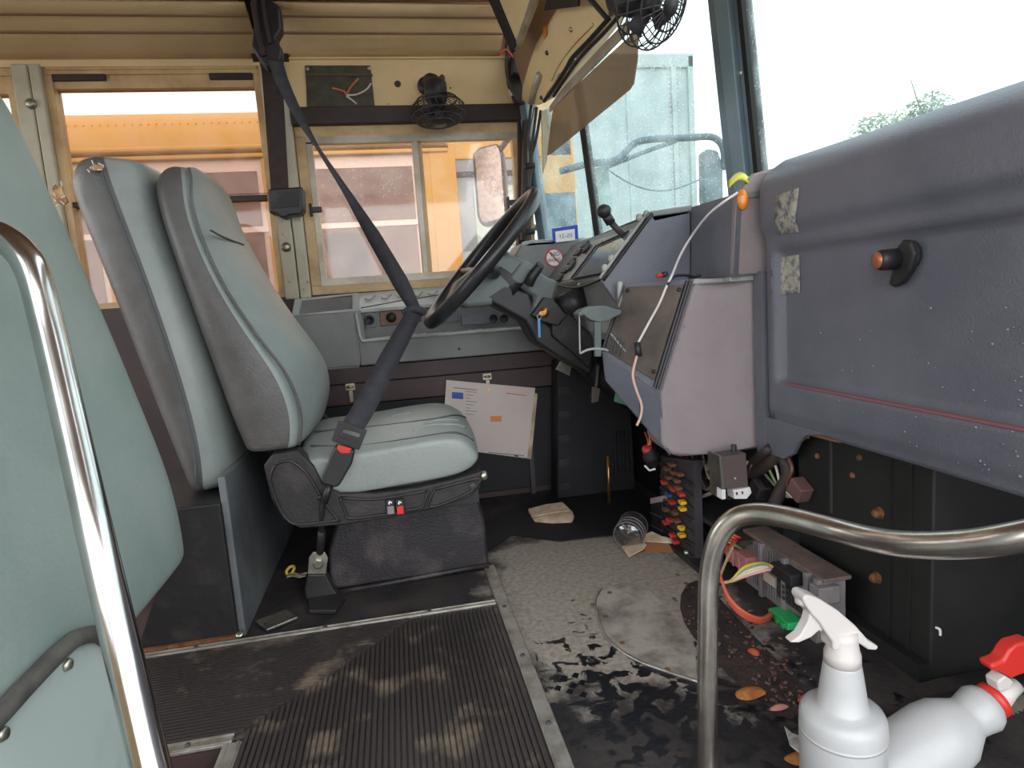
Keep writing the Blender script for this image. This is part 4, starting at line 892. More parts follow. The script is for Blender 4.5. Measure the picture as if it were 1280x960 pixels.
for v in orf.data.vertices: v.co.z = (v.co.z-at(928, 250, 'y', 1.203).z)*1.9+at(928, 250, 'y', 1.203).z
yt = tag(B().sheet([[at(911+k*4.2, 236-15*math.sin(.25+k/6*2.3), 'y', 1.205+u*.02)+Vector((0, 0, .005*u)) for u in range(3)] for k in range(7)], .006, (0, 0, 1)).build('yellow_strap', yelp, smooth=True), 'bright yellow green strap curling over the dash top by the orange reflector', 'strap')
# cables on the dash
cbl = thing('charging_cable', at(838, 347, 'y', 1.27), 'white charging cable draped down the dash over the access panel', 'cable')
pts = [at(922, 241, 'y', 1.19), at(904, 253, 'y', 1.20), at(884, 270, 'y', 1.25), at(864, 296, 'y', 1.33), at(850, 320, 'y', 1.34), at(840, 344, 'y', 1.27), at(834, 356, 'y', 1.265), at(824, 380, 'y', 1.27), at(812, 402, 'y', 1.285), at(798, 428, 'y', 1.295)]
B().tube(smoothpath(pts, 6), .0026, 8).build('wire', whitelab, cbl, True)
B().tube([at(796, 428, 'y', 1.29), at(799, 446, 'y', 1.285)], [.0062, .0072], 10).build('plug', black, cbl, True, label='black plug')
B().tube(smoothpath([at(796, 445, 'y', 1.283), at(791, 468, 'y', 1.275), at(795, 486, 'y', 1.27), at(802, 506, 'y', 1.265), at(801, 520, 'y', 1.262), at(796, 532, 'y', 1.26)], 6), .003, 8).build('wire_tail', mat('pinkish_cord', (214, 176, 160), .5), cbl, True, label='pinkish wire tail')
rpl = thing('audio_plug', at(826, 345, 'y', 1.27), 'small red tipped plug with a short black lead lying on the dash ledge', 'plug')
B().tube([at(821, 345, 'y', 1.27), at(828, 344, 'y', 1.27)], .0042, 10).build('red_tip', redp, rpl, True)
B().tube([at(828, 344, 'y', 1.27), at(834, 342, 'y', 1.27)], .0058, 10).build('plug_body', black, rpl, True)
B().tube(smoothpath([at(834, 356, 'y', 1.262), at(842, 346, 'y', 1.27), at(854, 344, 'y', 1.28), at(868, 346, 'y', 1.29), at(876, 344, 'y', 1.29)], 5), .0028, 8).build('lead', black, rpl, True)

# ================================================================== OVERHEAD
oh = thing('overhead_panel', (.6, 1.8, 1.3), 'cream overhead panel above the windshield with bolts and a dark wiring gap', 'panel')
# lower edge follows the bowed windshield: (.50,2.2) -> (.62,1.35); face leans back toward the roof
F0 = lambda y: Vector((.497+(2.21-y)*.125, y, 1.268))
o0, o1 = 2.205, 1.20
N_ = (F0(o1)-F0(o0)).cross(Vector((-.16, 0, .40))).normalized(); N_ = N_ if N_.x < 0 else -N_
def onp(px, py, off=0.0): return atp(px, py, F0(1.8), N_) + N_*off
face = [onp(651, 126), onp(659, 131), onp(672, 132), onp(690, 122), onp(706, 103), onp(722, 82), onp(770, 20), onp(792, -12), onp(740, -40), onp(712, -14), onp(694, 12), onp(668, 56), onp(660, 80), onp(652, 108)]
B().prism(face, -N_*.05).build('face_panel', cream, oh, bevel=.008, seg=3)
B().tube(smoothpath([onp(742, 30, .001), onp(720, 52, .001), onp(700, 78, .001), onp(690, 100, .001)], 4), .004, 8).build('pressed_bead', cream, oh, True)
for px, py in ((714, 37), (684, 66), (720, 74), (764, 17), (707, 91), (740, 4), (677, 122)):
    b = B().lathe([(.007, 0), (.007, .002), (.0045, .005)], onp(px, py), N_, 10).build('bolt', steel if px > 700 else greyd, oh, True)
for pts, w in (([(666, 128), (669, 112), (676, 92)], .010), ([(689, 118), (697, 108), (704, 95)], .012)):
    B().tube([onp(*p, .006) for p in pts], w, 8).build('bracket_arm', winalu, oh, True)
B().prism([onp(*p, -.012) for p in ((636, -24), (724, -24), (704, 12), (668, 74), (652, 112), (640, 70))], N_*.006).build('rear_panel', ceilm, oh)
# compartment lid at the very top with its bright edge strip
lid = thing('compartment_lid', (.5, 1.7, 1.5), 'cream overhead compartment lid with black seal and bright edge strip at the top', 'lid')
B().prism([onp(*p, .055) for p in ((646, -12), (668, 45), (694, -12))], N_*.008).build('lid_panel', cream, lid)
B().prism([onp(*p, .056) for p in ((634, -14), (646, -14), (670, 46), (664, 57))], N_*.014).build('seal', rubber, lid, bevel=.003)
B().prism([onp(*p, .05) for p in ((690, -14), (698, -14), (670, 52), (664, 54))], N_*.016).build('edge_strip', alum, lid, bevel=.002)
B().prism([onp(*p, .004) for p in ((681, 33), (684, 32), (685, 42), (682, 48))], N_*.003).build('orange_clip', orangep, lid)
B().prism([onp(*p, .03) for p in ((700, -14), (694, 8), (708, 6), (738, 2), (738, -14))], N_*.006).build('black_trim', black, lid)
B().tube([onp(742, -10, .02), onp(768, 20, .02)], .006, 8).build('lid_edge', rubber, lid)
# wiring seen in the gap at the end of the side panels
wg = thing('gap_wiring', (.47, 2.15, 1.4), 'dark wiring and junction block in the gap at the front end of the side panels', 'wiring')
B().prism(ay(2.20, (640, 22), (660, 20), (668, 70), (655, 130), (646, 128), (636, 100), (634, 50)), (0, .04, 0)).build('dark_backing', darktrim, wg)
B().prism(ay(2.15, (642, 64), (662, 62), (663, 84), (657, 96), (641, 90)), (0, .05, 0)).build('junction_block', black, wg, bevel=.004)
B().tube(smoothpath(ay(2.16, (638, 30), (634, 60), (633, 90), (640, 115), (650, 130)), 4), .004, 8).build('wire', blkwire, wg, True)
B().tube(smoothpath(ay(2.155, (632, 31), (640, 30), (650, 34)), 4), .004, 8).build('wire', redwire, wg, True)
B().tube(smoothpath(ay(2.155, (624, 67), (632, 62), (642, 72)), 4), .003, 8).build('wire', redwire, wg, True)
B().tube(smoothpath(ay(2.16, (636, 112), (640, 120)), 4), .0035, 8).build('wire', whitewire, wg, True)
# cables down the corner pillar
pc = thing('pillar_cables', (.52, 2.15, 1.0), 'bundle of black cables running down the corner pillar past the wheel', 'cable')
for k, (a, m_) in enumerate((((664, 132), blkwire), ((671, 134), blkwire), ((676, 138), blkwire), ((668, 134), greywire))):
    B().tube(smoothpath([at(a[0], a[1], 'y', 2.14), at(a[0]-4-k, 175, 'y', 2.15), at(663-k*1.5+2, 205, 'y', 2.16), at(662, 230, 'y', 2.165), at(661-k, 270, 'y', 2.17), at(660, 304, 'y', 2.17)], 5), .005 if k < 3 else .003, 8).build('cable', m_, pc, True)
for py in (208, 238, 262, 290): B().tube([at(656, py, 'y', 2.16), at(668, py-1, 'y', 2.16)], .011, 10).build('cable_tie', rubber, pc, True)
B().prism(ay(2.2, (655, 150), (662, 148), (664, 240), (659, 300), (652, 300)), (0, .04, 0)).build('cable_channel', darktrim, pc)
B().prism(ay(2.13, (677, 139), (690, 134), (688, 158), (684, 200), (679, 216), (678, 180)), (0, .01, 0)).build('cream_flap', creamgrey, pc)
# sun visor
sv = thing('sun_visor', (.60, 1.7, 1.2), 'brown tinted see through sun visor hanging below the cream overhead panel', 'visor')
Nv = Vector((-1, -.125, .18)).normalized(); V0 = Vector((.52, 2.0, 1.2))
vp = lambda px, py, off=0.0: atp(px, py, V0, Nv)+Nv*off
B().prism([vp(*p) for p in ((692, 138), (708, 120), (792, 42), (799, 46), (797, 78), (793, 104), (788, 112), (690, 192), (685, 194), (689, 160))], Nv*.003).build('acrylic_sheet', visor_m, sv)
B().prism([vp(*p, .004) for p in ((690, 134), (706, 112), (728, 88), (762, 52), (786, 28), (794, 36), (770, 60), (700, 130), (690, 141))], Nv*.006).build('clamp_strip', winalu, sv, bevel=.002)
B().tube(smoothpath([vp(688, 128, .02), vp(700, 112, .02), vp(716, 88, .02), vp(724, 74, .02), vp(744, 54, .02), vp(772, 24, .02)], 4), .006, 10).build('pivot_rod', rubber, sv, True)
B().tube(smoothpath([vp(700, 122, .02), vp(716, 98, .02), vp(736, 72, .02), vp(762, 46, .02), vp(784, 22, .02)], 4), .005, 10).build('pivot_rod', rubber, sv, True)

# fans
def fan(c, axis, r, label, motor, dep=.5):
    f = thing('fan', c, label, 'fan', 'dashboard fans')
    c = Vector(c); a = Vector(axis).normalized(); u = a.orthogonal().normalized(); w = a.cross(u)
    P = lambda rr, an, h: c+(u*math.cos(an)+w*math.sin(an))*rr+a*h
    cg = B()
    prof = [(r*.25, r*dep), (r*.55, r*dep*.92), (r*.82, r*dep*.66), (r, r*.12), (r*.98, -r*.2), (r*.75, -r*.45), (r*.35, -r*.55)]
    for rr, h in prof: cg.tube([P(rr, 2*math.pi*k/28, h) for k in range(28)], r*.022, 5, closed=True)
    for j in range(26):
        an = 2*math.pi*j/26
        cg.tube([P(rr, an+.35*i*.25, h) for i, (rr, h) in enumerate(prof)], r*.016, 4)
    cg.build('wire_cage', black, f, kind='stuff')
    B().lathe([(r*.26, r*dep), (r*.26, r*dep+.002), (.001, r*dep+.003)], c, a, 20).build('cage_badge', black, f, True)
    hb = B().lathe([(r*.2, -r*.1), (r*.2, r*.15), (r*.1, r*.2)], c, a, 16).build('fan_hub', greyd, f, True)
    for j in range(4):
        an = j*math.pi/2
        B().sheet([[P(r*q_, an+s_*.45, (s_-.5)*r*.25) for s_ in (0, .5, 1)] for q_ in (.18, .5, .8)], .0012, a).build('blade', greyd, f, True)
    B().lathe([(r*.30, -r*.3), (r*.42, -r*.55), (r*.42, -r*1.05), (r*.30, -r*1.2)], c, a, 20).build('motor', black, f, True)
    if motor: motor(f, c, a, r)
    return f
def mount1(f, c, a, r):
    w0 = at(533, 108, 'y', 2.246)
    B().lathe([(.030, 0), (.030, .008), (.022, .014)], w0, (0, -1, 0), 20).build('mount_base', black, f, True)
    B().tube(smoothpath([w0+Vector((0, -.012, 0)), w0+Vector((.006, -.05, .008)), w0+Vector((.022, -.075, -.004)), c-a*r*1.0], 5), .016, 12).build('swivel_arm', black, f, True)
    B().tube([w0+Vector((.05, -.045, .012)), c-a*r*.9+Vector((.016, 0, 0))], .010, 10).build('clamp_knob', black, f, True)
fan(at(548, 141, 'y', 2.12), (.03, -.10, -.99), .086, 'black wire caged fan mounted on the cream panel above the driver window', mount1, .42)
def mount2(f, c, a, r):
    B().tube(smoothpath([c-a*r*1.0, c-a*r*1.25+Vector((-.02, 0, .05)), onp(752, -22, .02)], 4), .012, 10).build('swivel_arm', black, f, True)
fan(at(815, 2, 'y', 1.34), (.42, -.62, -.38), .090, 'black wire caged fan cut by the top edge in front of the windshield', mount2, .55)
# document pouch on the header
po = thing('plastic_pouch', at(424, 112, 'y', 2.24), 'dark green clear fronted pouch screwed to the cream panel above the driver window', 'pouch')
B().prism(ay(2.243, (381, 82), (463, 82), (466, 110), (469, 138), (440, 142), (384, 143), (383, 110)), (0, -.004, 0)).build('backing', mat('pouch_green', (52, 56, 44), .35, col2=(74, 74, 58), scale=25, coat=.5), po, bevel=.002)
B().prism(ay(2.238, (382, 92), (465, 92), (466, 95), (382, 95)), (0, -.003, 0)).build('pocket_hem', mat('pouch_hem', (84, 78, 62), .3), po)
B().prism(ay(2.238, (383, 134), (468, 134), (468, 137), (384, 138)), (0, -.003, 0)).build('pocket_hem', greyd, po)
B().tube(smoothpath(ay(2.237, (415, 110), (430, 114), (433, 118), (438, 110), (448, 98)), 4), .004, 6).build('orange_cord', mat('orange_cord', (176, 104, 70), .5), po, True, label='orange cord inside the pouch')
B().tube(smoothpath(ay(2.236, (433, 119), (446, 118), (458, 112), (464, 104)), 4), .003, 6).tube(smoothpath(ay(2.236, (433, 120), (440, 125), (446, 130)), 4), .003, 6).build('white_cord', whitewire, po, True, kind='stuff')
for px, py in ((384, 86), (461, 85), (387, 139), (466, 137)): B().lathe([(.006, 0), (.006, .003), (.003, .004)], at(px, py, 'y', 2.238), (0, -1, 0), 10).build('rivet', steel, po)

# ================================================================== UNDER THE DASH
bh = thing('stairwell_bulkhead', (.95, .95, 0), 'black painted steel box under the dash with rusty bolts', 'bulkhead')
BX = .775
B().bb((BX, .80, 0), (1.01, 1.13, .345)).build('box', bulk, bh, bevel=.004)
for px, py in ((1100, 641), (1097, 722), (1104, 806)):
    P = at(px, py, 'x', BX); B().lathe([(.011, 0), (.011, .002), (.008, .003), (.008, .010), (.004, .014)], P, (-1, 0, 0), 8).build('rusty_bolt', rust, bh)
for px in (1113, 1138): P = at(px, 700, 'x', BX); B().bb((BX-.004, P.y-.003, .0), (BX, P.y+.003, .34)).build('flange_edge', bulk, bh)
P = at(1040, 640, 'x', BX); B().bb((BX-.003, P.y-.002, .20), (BX, P.y+.002, .34)).build('seam_edge', greyd, bh)
for px, py in ((1022, 570), (1075, 572), (1066, 594)): B().ball(at(px, py, 'x', BX), .006, (1, 1, 1), 8).build('rusty_bolt', rust, bh)
P = at(1172, 787, 'y', .80); B().tube(smoothpath([P+Vector((-.006, -.003, .006)), P+Vector((0, -.004, .002)), P+Vector((.002, -.003, -.008))], 3), .002, 6).build('paint_chip', whitelab, bh)
st_ = B().bb((BX-.02, .80, 0), (BX, 1.45, .03)).build('kerb', bulk, bh)

# control module with cooling fins and plugged connectors
cmx = thing('control_module', (.69, 1.05, .2), 'grey finned control module with plugged connectors behind the curved grab rail', 'module')
MX = .690
a_ = at(926, 664, 'x', MX); b_ = at(1026, 724, 'x', MX); bt = at(998, 796, 'x', MX)
ytop, ynear, zt_, zb_ = a_.y, b_.y, (a_.z+b_.z)/2, (a_.z+b_.z)/2-.118
B().bb((MX+.006, ynear, zb_), (MX+.05, ytop, zt_)).build('housing', greyp, cmx, bevel=.003)
B().bb((MX+.004, ynear-.002, zt_-.006), (MX+.06, ytop, zt_+.002)).build('dusty_lid', mat('dusty_brown', (112, 94, 84), .8, col2=(90, 76, 70), scale=20), cmx, bevel=.002, label='dusty brown top plate')
nf = 17
for k in range(nf):
    y = ytop-.006-k*(ytop-ynear)*.55/nf
    B().bb((MX, y-.0022, zb_+.018), (MX+.008, y+.0022, zt_-.008)).build('cooling_fin', greyp, cmx)
for t in (.30, .60, .86, .97): B().bb((MX-.006, ytop+(ynear-ytop)*t-.006, zb_+.004), (MX+.01, ytop+(ynear-ytop)*t+.006, zt_)).build('cast_rib', greyp, cmx, bevel=.002)
B().bb((MX-.012, ynear-.012, zt_-.04), (MX+.03, ynear+.016, zt_-.008)).build('mounting_ear', greyp, cmx, bevel=.003)
yq = lambda t: ytop+(ynear-ytop)*t
cn1 = B().bb((MX-.022, yq(.80), zt_-.034), (MX+.006, yq(.54), zt_-.010)).build('black_connector', black, cmx, bevel=.003)
B().bb((MX-.004, yq(.50), zb_+.045), (MX+.004, yq(.34), zb_+.066)).build('paper_label', mat('label_beige', (178, 164, 150), .6), cmx)
gr = B()
for i in range(6):
    for j in range(3): gr.box((MX-.004, yq(.56+i*.05), zb_+.040+j*.011), (.006, .006, .008))
B().bb((MX-.004, yq(.84), zb_+.032), (MX+.004, yq(.52), zb_+.072)).build('pin_header', black, cmx); gr.build('pin_field', greyd, cmx, kind='stuff')
cn2 = B().bb((MX-.030, yq(.80), zb_-.012), (MX+.006, yq(.55), zb_+.016)).build('green_connector', greenp, cmx, bevel=.004, label='bright green connector')
for t in (.60, .68, .75): B().bb((MX-.034, yq(t)-.004, zb_-.008), (MX-.028, yq(t)+.004, zb_+.012)).build('connector_key', greenp, cn2)
B().bb((MX-.01, yq(1.0), zb_-.006), (MX+.02, yq(.55), zb_+.010)).build('lower_flange', greyp, cmx, bevel=.002)
B().bb((MX-.03, yq(.26), zb_+.05), (MX+.01, yq(-.06), zb_+.085)).build('pink_connector', pinkp, cmx, bevel=.004, label='dusty pink connector block')
for k in range(3): B().tube([(MX-.032, yq(.0+k*.09), zb_+.052), (MX-.032, yq(.0+k*.09), zb_+.083)], .003, 6).build('connector_rib', pinkp, cmx)
wh = thing('module_wires', (.68, 1.15, .15), 'red, white and green wires running into the grey control module', 'wiring')
gcon = Vector((MX-.018, yq(.55), zb_+.002)); bcon = Vector((MX-.02, yq(.56), zt_-.022))
for k, m_ in enumerate((redwire, redwire, mat('orange_wire', (196, 96, 70), .5))):
    B().tube(smoothpath([gcon+Vector((0, 0, .004*k-.004)), at(952, 777-k*2, 'x', .60), at(930, 771-k*3, 'x', .56), at(912, 752-k*2, 'x', .545), at(903, 728, 'x', .545), at(897, 700, 'x', .56), Vector((.66, 1.17, .11))], 5), .0032, 7).build('wire', m_, wh, True)
for k, m_ in enumerate((yelwire, greenwire, whitewire, whitewire, mat('pink_wire', (214, 150, 140), .5))):
    B().tube(smoothpath([bcon+Vector((0, -.004+.004*k, .004-.004*k)), at(952+k*2, 704+k*2, 'x', .64), at(930, 709+k*3, 'x', .60), at(912, 727, 'x', .58), at(900, 722, 'x', .58), Vector((.66, 1.18, .10))], 5), .0026, 7).build('wire', m_, wh, True)
for k in range(4):
    B().tube(smoothpath([at(898, 658+k*5, 'x', .66), at(912, 666+k*4, 'x', .65), at(928, 674+k*4, 'x', MX-.01)], 4), .003, 7).build('wire', redwire if k < 3 else greenwire, wh, True)
# hanging relay module
rm = thing('relay_module', at(920, 600, 'y', 1.20), 'brown grey relay box with white connectors hanging under the dash corner', 'relay')
B().prism(ay(1.19, (899, 572), (933, 566), (936, 609), (903, 612)), (0, .045, 0)).build('relay_case', mat('relay_brown', (92, 78, 76), .5), rm, bevel=.003)
B().prism(ay(1.188, (899, 570), (902, 570), (907, 622), (903, 625)), (0, .05, 0)).build('bracket_leg', steel, rm)
B().prism(ay(1.186, (917, 613), (938, 609), (940, 616), (934, 624), (918, 624)), (0, .03, 0)).build('white_connector', whitelab, rm, bevel=.002, label='white connector')
B().prism(ay(1.186, (902, 612), (907, 612), (907, 624), (902, 624)), (0, .02, 0)).build('white_clip', whitelab, rm)
for px, py in ((921, 617), (928, 616)): B().box(at(px, py, 'y', 1.185), (.003, .002, .006)).build('pin_slot', black, rm)
B().box(at(919, 598, 'y', 1.189), (.003, .002, .003)).build('case_screw', whitelab, rm)
B().tube([at(917, 570, 'y', 1.21), at(917, 556, 'y', 1.22)], .006, 8).build('hanger', black, rm)
# fuse box
fb = thing('fuse_box', (.66, 1.38, .12), 'open fuse box with red, yellow and blue fuses under the dash edge', 'fuse box')
FX = .640
pz = lambda px, py, dx=0.0: at(px, py, 'x', FX)+Vector((dx, 0, 0))
def xslab(name, pts, th, m_, par, **k): return B().prism([pz(*p) for p in pts], (th, 0, 0)).build(name, m_, par, **k)
xslab('board', [(826, 570), (866, 576), (870, 700), (826, 668)], .02, greyd, fb)
for k in range(8):
    y0_ = 580+k*15
    B().tube([pz(828, y0_, -.004), pz(869, y0_+27, -.004)], .005, 6).build('fuse_rail', blackdirty, fb)
fl_ = [(848, 611, redfuse), (854, 609, brnfuse), (842, 618, bluefuse), (858, 617, redfuse), (846, 627, redfuse), (859, 627, yelfuse), (859, 635, yelfuse), (843, 649, redfuse), (838, 652, redfuse), (858, 659, yelfuse), (847, 668, redfuse), (858, 668, yelfuse), (840, 678, redfuse),
       (840, 585, brnfuse), (848, 590, brnfuse), (856, 592, brnfuse), (842, 596, brnfuse), (852, 600, brnfuse), (836, 602, redfuse), (846, 580, brnfuse), (850, 640, brnfuse), (852, 650, brnfuse), (838, 636, brnfuse), (850, 676, redfuse), (846, 608, brnfuse)]
for px, py, m_ in fl_:
    c = pz(px, py, -.012); B().box(c, (.016, .017, .008), Matrix.Rotation(.1, 3, 'X')).build('fuse', m_, fb, bevel=.0015)
xslab('terminal_block', [(820, 628), (834, 622), (834, 690), (822, 680)], -.015, black, fb, bevel=.002)
for y0_ in (640, 656, 672): B().tube([pz(820, y0_, -.016), pz(834, y0_+6, -.016)], .0025, 6).build('block_edge', greyd, fb)
xslab('terminal_cap', [(820, 622), (834, 619), (834, 626), (820, 629)], -.016, mat('cap_grey', (170, 150, 146), .5), fb)
for px, py in ((845, 692), (852, 690), (858, 694), (863, 690), (852, 698), (860, 700)): B().ball(pz(px, py, -.01), .006, (1, 1, 1), 6).build('terminal_stud', steel, fb)
B().bb((FX-.02, 1.20, .0), (FX+.06, 1.50, .012)).build('base_rail', blackdirty, fb)
# looms and loose wires under the dash
lm = thing('wiring_harness', (.75, 1.15, .25), 'tangle of dusty wiring looms hanging below the dash cover', 'wiring')
def wire(m_, r, *p, nm='wire'): return B().tube(smoothpath([at(a, b, 'x', c) for a, b, c in p], 5), r, 8).build(nm, m_, lm, True)
wire(loom, .015, (990, 553, .78), (968, 572, .76), (945, 588, .75), (915, 592, .74), nm='loom')
wire(loom, .014, (972, 548, .77), (985, 590, .77), (975, 615, .76), (962, 640, .75), nm='loom')
wire(loom, .010, (905, 560, .74), (930, 582, .74), (962, 560, .74), nm='loom')
for k in range(9):
    wire([greywire, blkwire, brnfuse, redwire, greywire, blkwire, whitewire, greywire, blkwire][k], random.uniform(.0022, .004), (836+k*7, 566, .70), (850+k*6, 590+random.randint(0, 20), .68), (872+k*5, 598+random.randint(0, 26), .69), (900+k*5, 574+random.randint(0, 12), .72))
wire(greywire, .0045, (890, 568, .70), (884, 590, .69), (895, 612, .68), (865, 622, .66), (862, 606, .66), (872, 600, .66))
wire(redwire, .006, (858, 574, .66), (862, 590, .65), (866, 606, .65))
wire(greywire, .005, (880, 576, .68), (874, 592, .68), (884, 612, .68), (905, 592, .69))
for k in range(5): wire([greywire, greenwire, whitewire, blkwire, brnfuse][k], .003, (940+k*9, 560, .77), (950+k*10, 584, .76), (968+k*4, 606, .76), (985+k*3, 622, .77))
wire(copper, .003, (975, 546, .76), (1000, 541, .755), (1050, 552, .755)); wire(copper, .004, (968, 558, .76), (990, 544, .755), (1010, 546, .755))
for k, (px, py, m_) in enumerate(((1000, 612, pinkp), (950, 610, blackdirty), (935, 606, blackdirty))):
    B().box(at(px, py, 'x', .76), (.03, .04, .035), Matrix.Rotation(.5, 3, 'X')).build('connector', mat('dusty_pink', (104, 74, 70), .6) if k == 0 else m_, lm, bevel=.004)
B().bb((.66, 1.16, .10), (.76, 1.42, .11)).build('harness_tray', blackdirty, lm)
B().bb((.70, 1.16, .0), (.71, 1.18, .10)).build('tray_leg', blackdirty, lm)
wpg = thing('pressure_plug', at(812, 570, 'y', 1.45), 'dark wire plug with red leads dangling beside the dash corner', 'plug')
B().lathe([(.010, 0), (.018, .006), (.018, .022), (.021, .024), (.021, .034), (.017, .036), (.015, .050), (.006, .056)], at(810, 558, 'y', 1.45), (.25, 0, -1), 16).build('plug_body', toe, wpg, True)
B().lathe([(.013, 0), (.014, .012), (.011, .018)], at(810, 566, 'y', 1.45), (-.2, -.3, 1), 14).build('red_boot', redfuse, wpg, True)
B().tube([at(806, 582, 'y', 1.43), at(812, 588, 'y', 1.43), at(819, 586, 'y', 1.43)], .0028, 6).build('locking_clip', whitelab, wpg)
for k in range(3): B().tube(smoothpath([at(808+k*2, 562, 'y', 1.45), at(810+k*2, 552, 'y', 1.45), at(806+k*5, 540, 'y', 1.46)], 3), .0018, 6).build('lead', (redwire, yelwire, redwire)[k], wpg)

# ================================================================== FLOOR LITTER
tp = thing('floor_plate', az(.0, (346, 775))[0], 'small grey metal plate lying on the floor by the seat belt anchor', 'plate')
B().prism(az(.003, (319, 779), (358, 764), (373, 774), (334, 790)), (0, 0, .006)).build('plate', steel, tp, bevel=.002)
for px, py in ((332, 780), (360, 772)): B().lathe([(.003, 0), (.003, .0006)], at(px, py, 'z', .009), (0, 0, 1), 8).build('rivet_hole', greyd, tp)
ywr = thing('candy_wrapper', az(.0, (366, 716))[0], 'crumpled yellow wrapper on the dirty floor beside the seat belt anchor', 'wrapper')
b = B()
c = at(363, 713, 'z', .012); b.tube([c+Vector((.010*math.cos(k*.6), .004*math.sin(k*.6), .009*math.sin(k*.6+.5))) for k in range(10)], .004, 6, closed=True); b.build('yellow_ring', mat('wrapper_yellow', (232, 206, 80), .4), ywr, True)
B().sheet([[at(358+k*8, 722-2*(k % 2), 'z', .006+.006*((k+j) % 2))+Vector((0, .012*j, 0)) for k in range(4)] for j in range(3)], .001, (0, 0, 1)).build('wrapper_foil', paperold, ywr)
pb = tag(B().prism([at(*p, 'z', z) for p, z in (((661, 643), .006), (685, 637) and ((685, 637), .02), ((706, 634), .03), ((712, 640), .022), ((719, 647), .012), ((716, 654), .006), ((690, 655), .004), ((668, 653), .004))], (0, .02, .012)).build('crumpled_paper', paperold, bevel=.004), 'crumpled tan paper on the dark carpet below the papers', 'paper')
B().tube(smoothpath([at(664, 646, 'z', .018), at(690, 641, 'z', .028), at(712, 638, 'z', .032)], 3), .003, 6).build('fold', paperold, pb, True)
# clear cup lying on its side, card pieces
cup_c = at(790, 668, 'z', .035)
cp_ = thing('plastic_cup', cup_c, 'crushed clear plastic cup lying on the floor against the fuse box', 'cup')
B().lathe([(.030, 0), (.034, .004), (.034, .018), (.037, .020), (.037, .032), (.034, .034), (.038, .060), (.039, .066)], cup_c+Vector((-.015, -.01, 0)), (.55, .8, .1), 22).build('cup_wall', clearp, cp_, True)
for h in (.004, .020, .034, .064):
    d_ = Vector((.55, .8, .1)).normalized(); u_ = d_.orthogonal().normalized(); w_ = d_.cross(u_); o_ = cup_c+Vector((-.015, -.01, 0))+d_*h
    B().tube([o_+(u_*math.cos(k*.2618)+w_*math.sin(k*.2618))*.037 for k in range(24)], .0014, 5, closed=True).build('cup_ridge', greyp, cp_, True)
cs1 = tag(B().prism([at(777, 684, 'z', .004), at(799, 672, 'z', .018), at(808, 682, 'z', .018), at(805, 687, 'z', .012), at(786, 697, 'z', .003)], (0, 0, .003)).build('paper_scrap', paperold, bevel=.001), 'cream torn paper scrap in front of the clear cup', 'scrap')
cdb = thing('cardboard_scrap', at(820, 680, 'z', .01), 'brown cardboard piece with a pale rounded top beside the fuse box', 'cardboard')
B().prism([at(806, 679, 'z', .012), at(846, 679, 'z', .012), at(846, 690, 'z', .0), at(806, 690, 'z', 0)], (0, .01, 0)).build('card_side', mat('cardboard', (150, 98, 62), .8), cdb)
B().prism([at(803, 678, 'z', .014), at(808, 669, 'z', .022), at(816, 666, 'z', .024), at(828, 672, 'z', .022), at(846, 676, 'z', .016), at(846, 680, 'z', .014)], (0, .004, .003)).build('card_top', paperold, cdb, bevel=.002)
# dirt and debris under the dash
def blob(name, pts, h, m_, n=7, lab=None, cat='dirt'):
    c = sum((Vector(p) for p in pts), Vector())/len(pts); rows = []
    b = B(); top = b.bm.verts.new(c+Vector((0, 0, h))); R1 = [b.bm.verts.new(Vector(p)) for p in pts]; R2 = [b.bm.verts.new(c+(Vector(p)-c)*.6+Vector((0, 0, h*random.uniform(.5, .9)))) for p in pts]
    n_ = len(pts)
    for k in range(n_):
        j = (k+1) % n_; b.bm.faces.new((R1[k], R1[j], R2[j], R2[k])); b.bm.faces.new((R2[k], R2[j], top))
    o = b.build(name, m_, None, subd=1); tag(o, lab, cat); return o
dm = blob('dirt_pile', az(.0005, (846, 742), (870, 716), (900, 748), (930, 782), (985, 838), (1010, 872), (1000, 905), (960, 885), (915, 850), (880, 812), (852, 780)), .010, dirt, lab='brown dirt and grit spread on the floor under the control module')
dm['kind'] = 'stuff'
gt_ = B()
for k in range(240):
    t = random.random(); px = 860+t*140+random.uniform(-22, 30); py = 740+t*130+random.uniform(-30, 34)
    P = at(px, py, 'z', .004)
    if P.x > .70: continue
    s_ = random.uniform(.001, .0042); gt_.box(P+Vector((0, 0, s_*.3+.003)), (s_*random.uniform(1, 2.6), s_, s_*.7), Matrix.Rotation(random.uniform(0, 3.1), 3, 'Z'))
gt_ = gt_.build('grit', mat('grit', (120, 92, 80), .9, col2=(56, 42, 38), scale=60), None, kind='stuff'); tag(gt_, 'scattered crumbs and chips on the brown dirt', 'debris')
for (px, py, m_, sx, sy, lab) in ((938, 866, orangedirt, .030, .018, 'orange brown crushed leaf on the dirt beside the rail foot'), (1003, 948, orangedirt, .030, .016, 'orange brown leaf at the bottom edge beside the upright white bottle'), (942, 815, mat('red_leaf', (176, 76, 48), .7), .010, .014, 'small red leaf lying on the dirt below the green connector'), (1006, 874, reddirt, .014, .010, 'bright red scrap beside the upright white bottle'), (974, 885, mat('pink_scrap', (170, 110, 96), .7), .016, .007, 'pinkish chip on the dirt left of the upright white bottle')):
    c = at(px, py, 'z', .010); pts = [c+Vector((sx*random.uniform(.7, 1.1)*math.cos(a), sy*random.uniform(.7, 1.1)*math.sin(a), 0)) for a in [k*math.pi/5 for k in range(10)]]
    blob('leaf_scrap' if 'leaf' in lab else 'litter_scrap', pts, .007, m_, lab=lab, cat='leaf' if 'leaf' in lab else 'scrap')
c = at(1000, 930, 'z', .02)
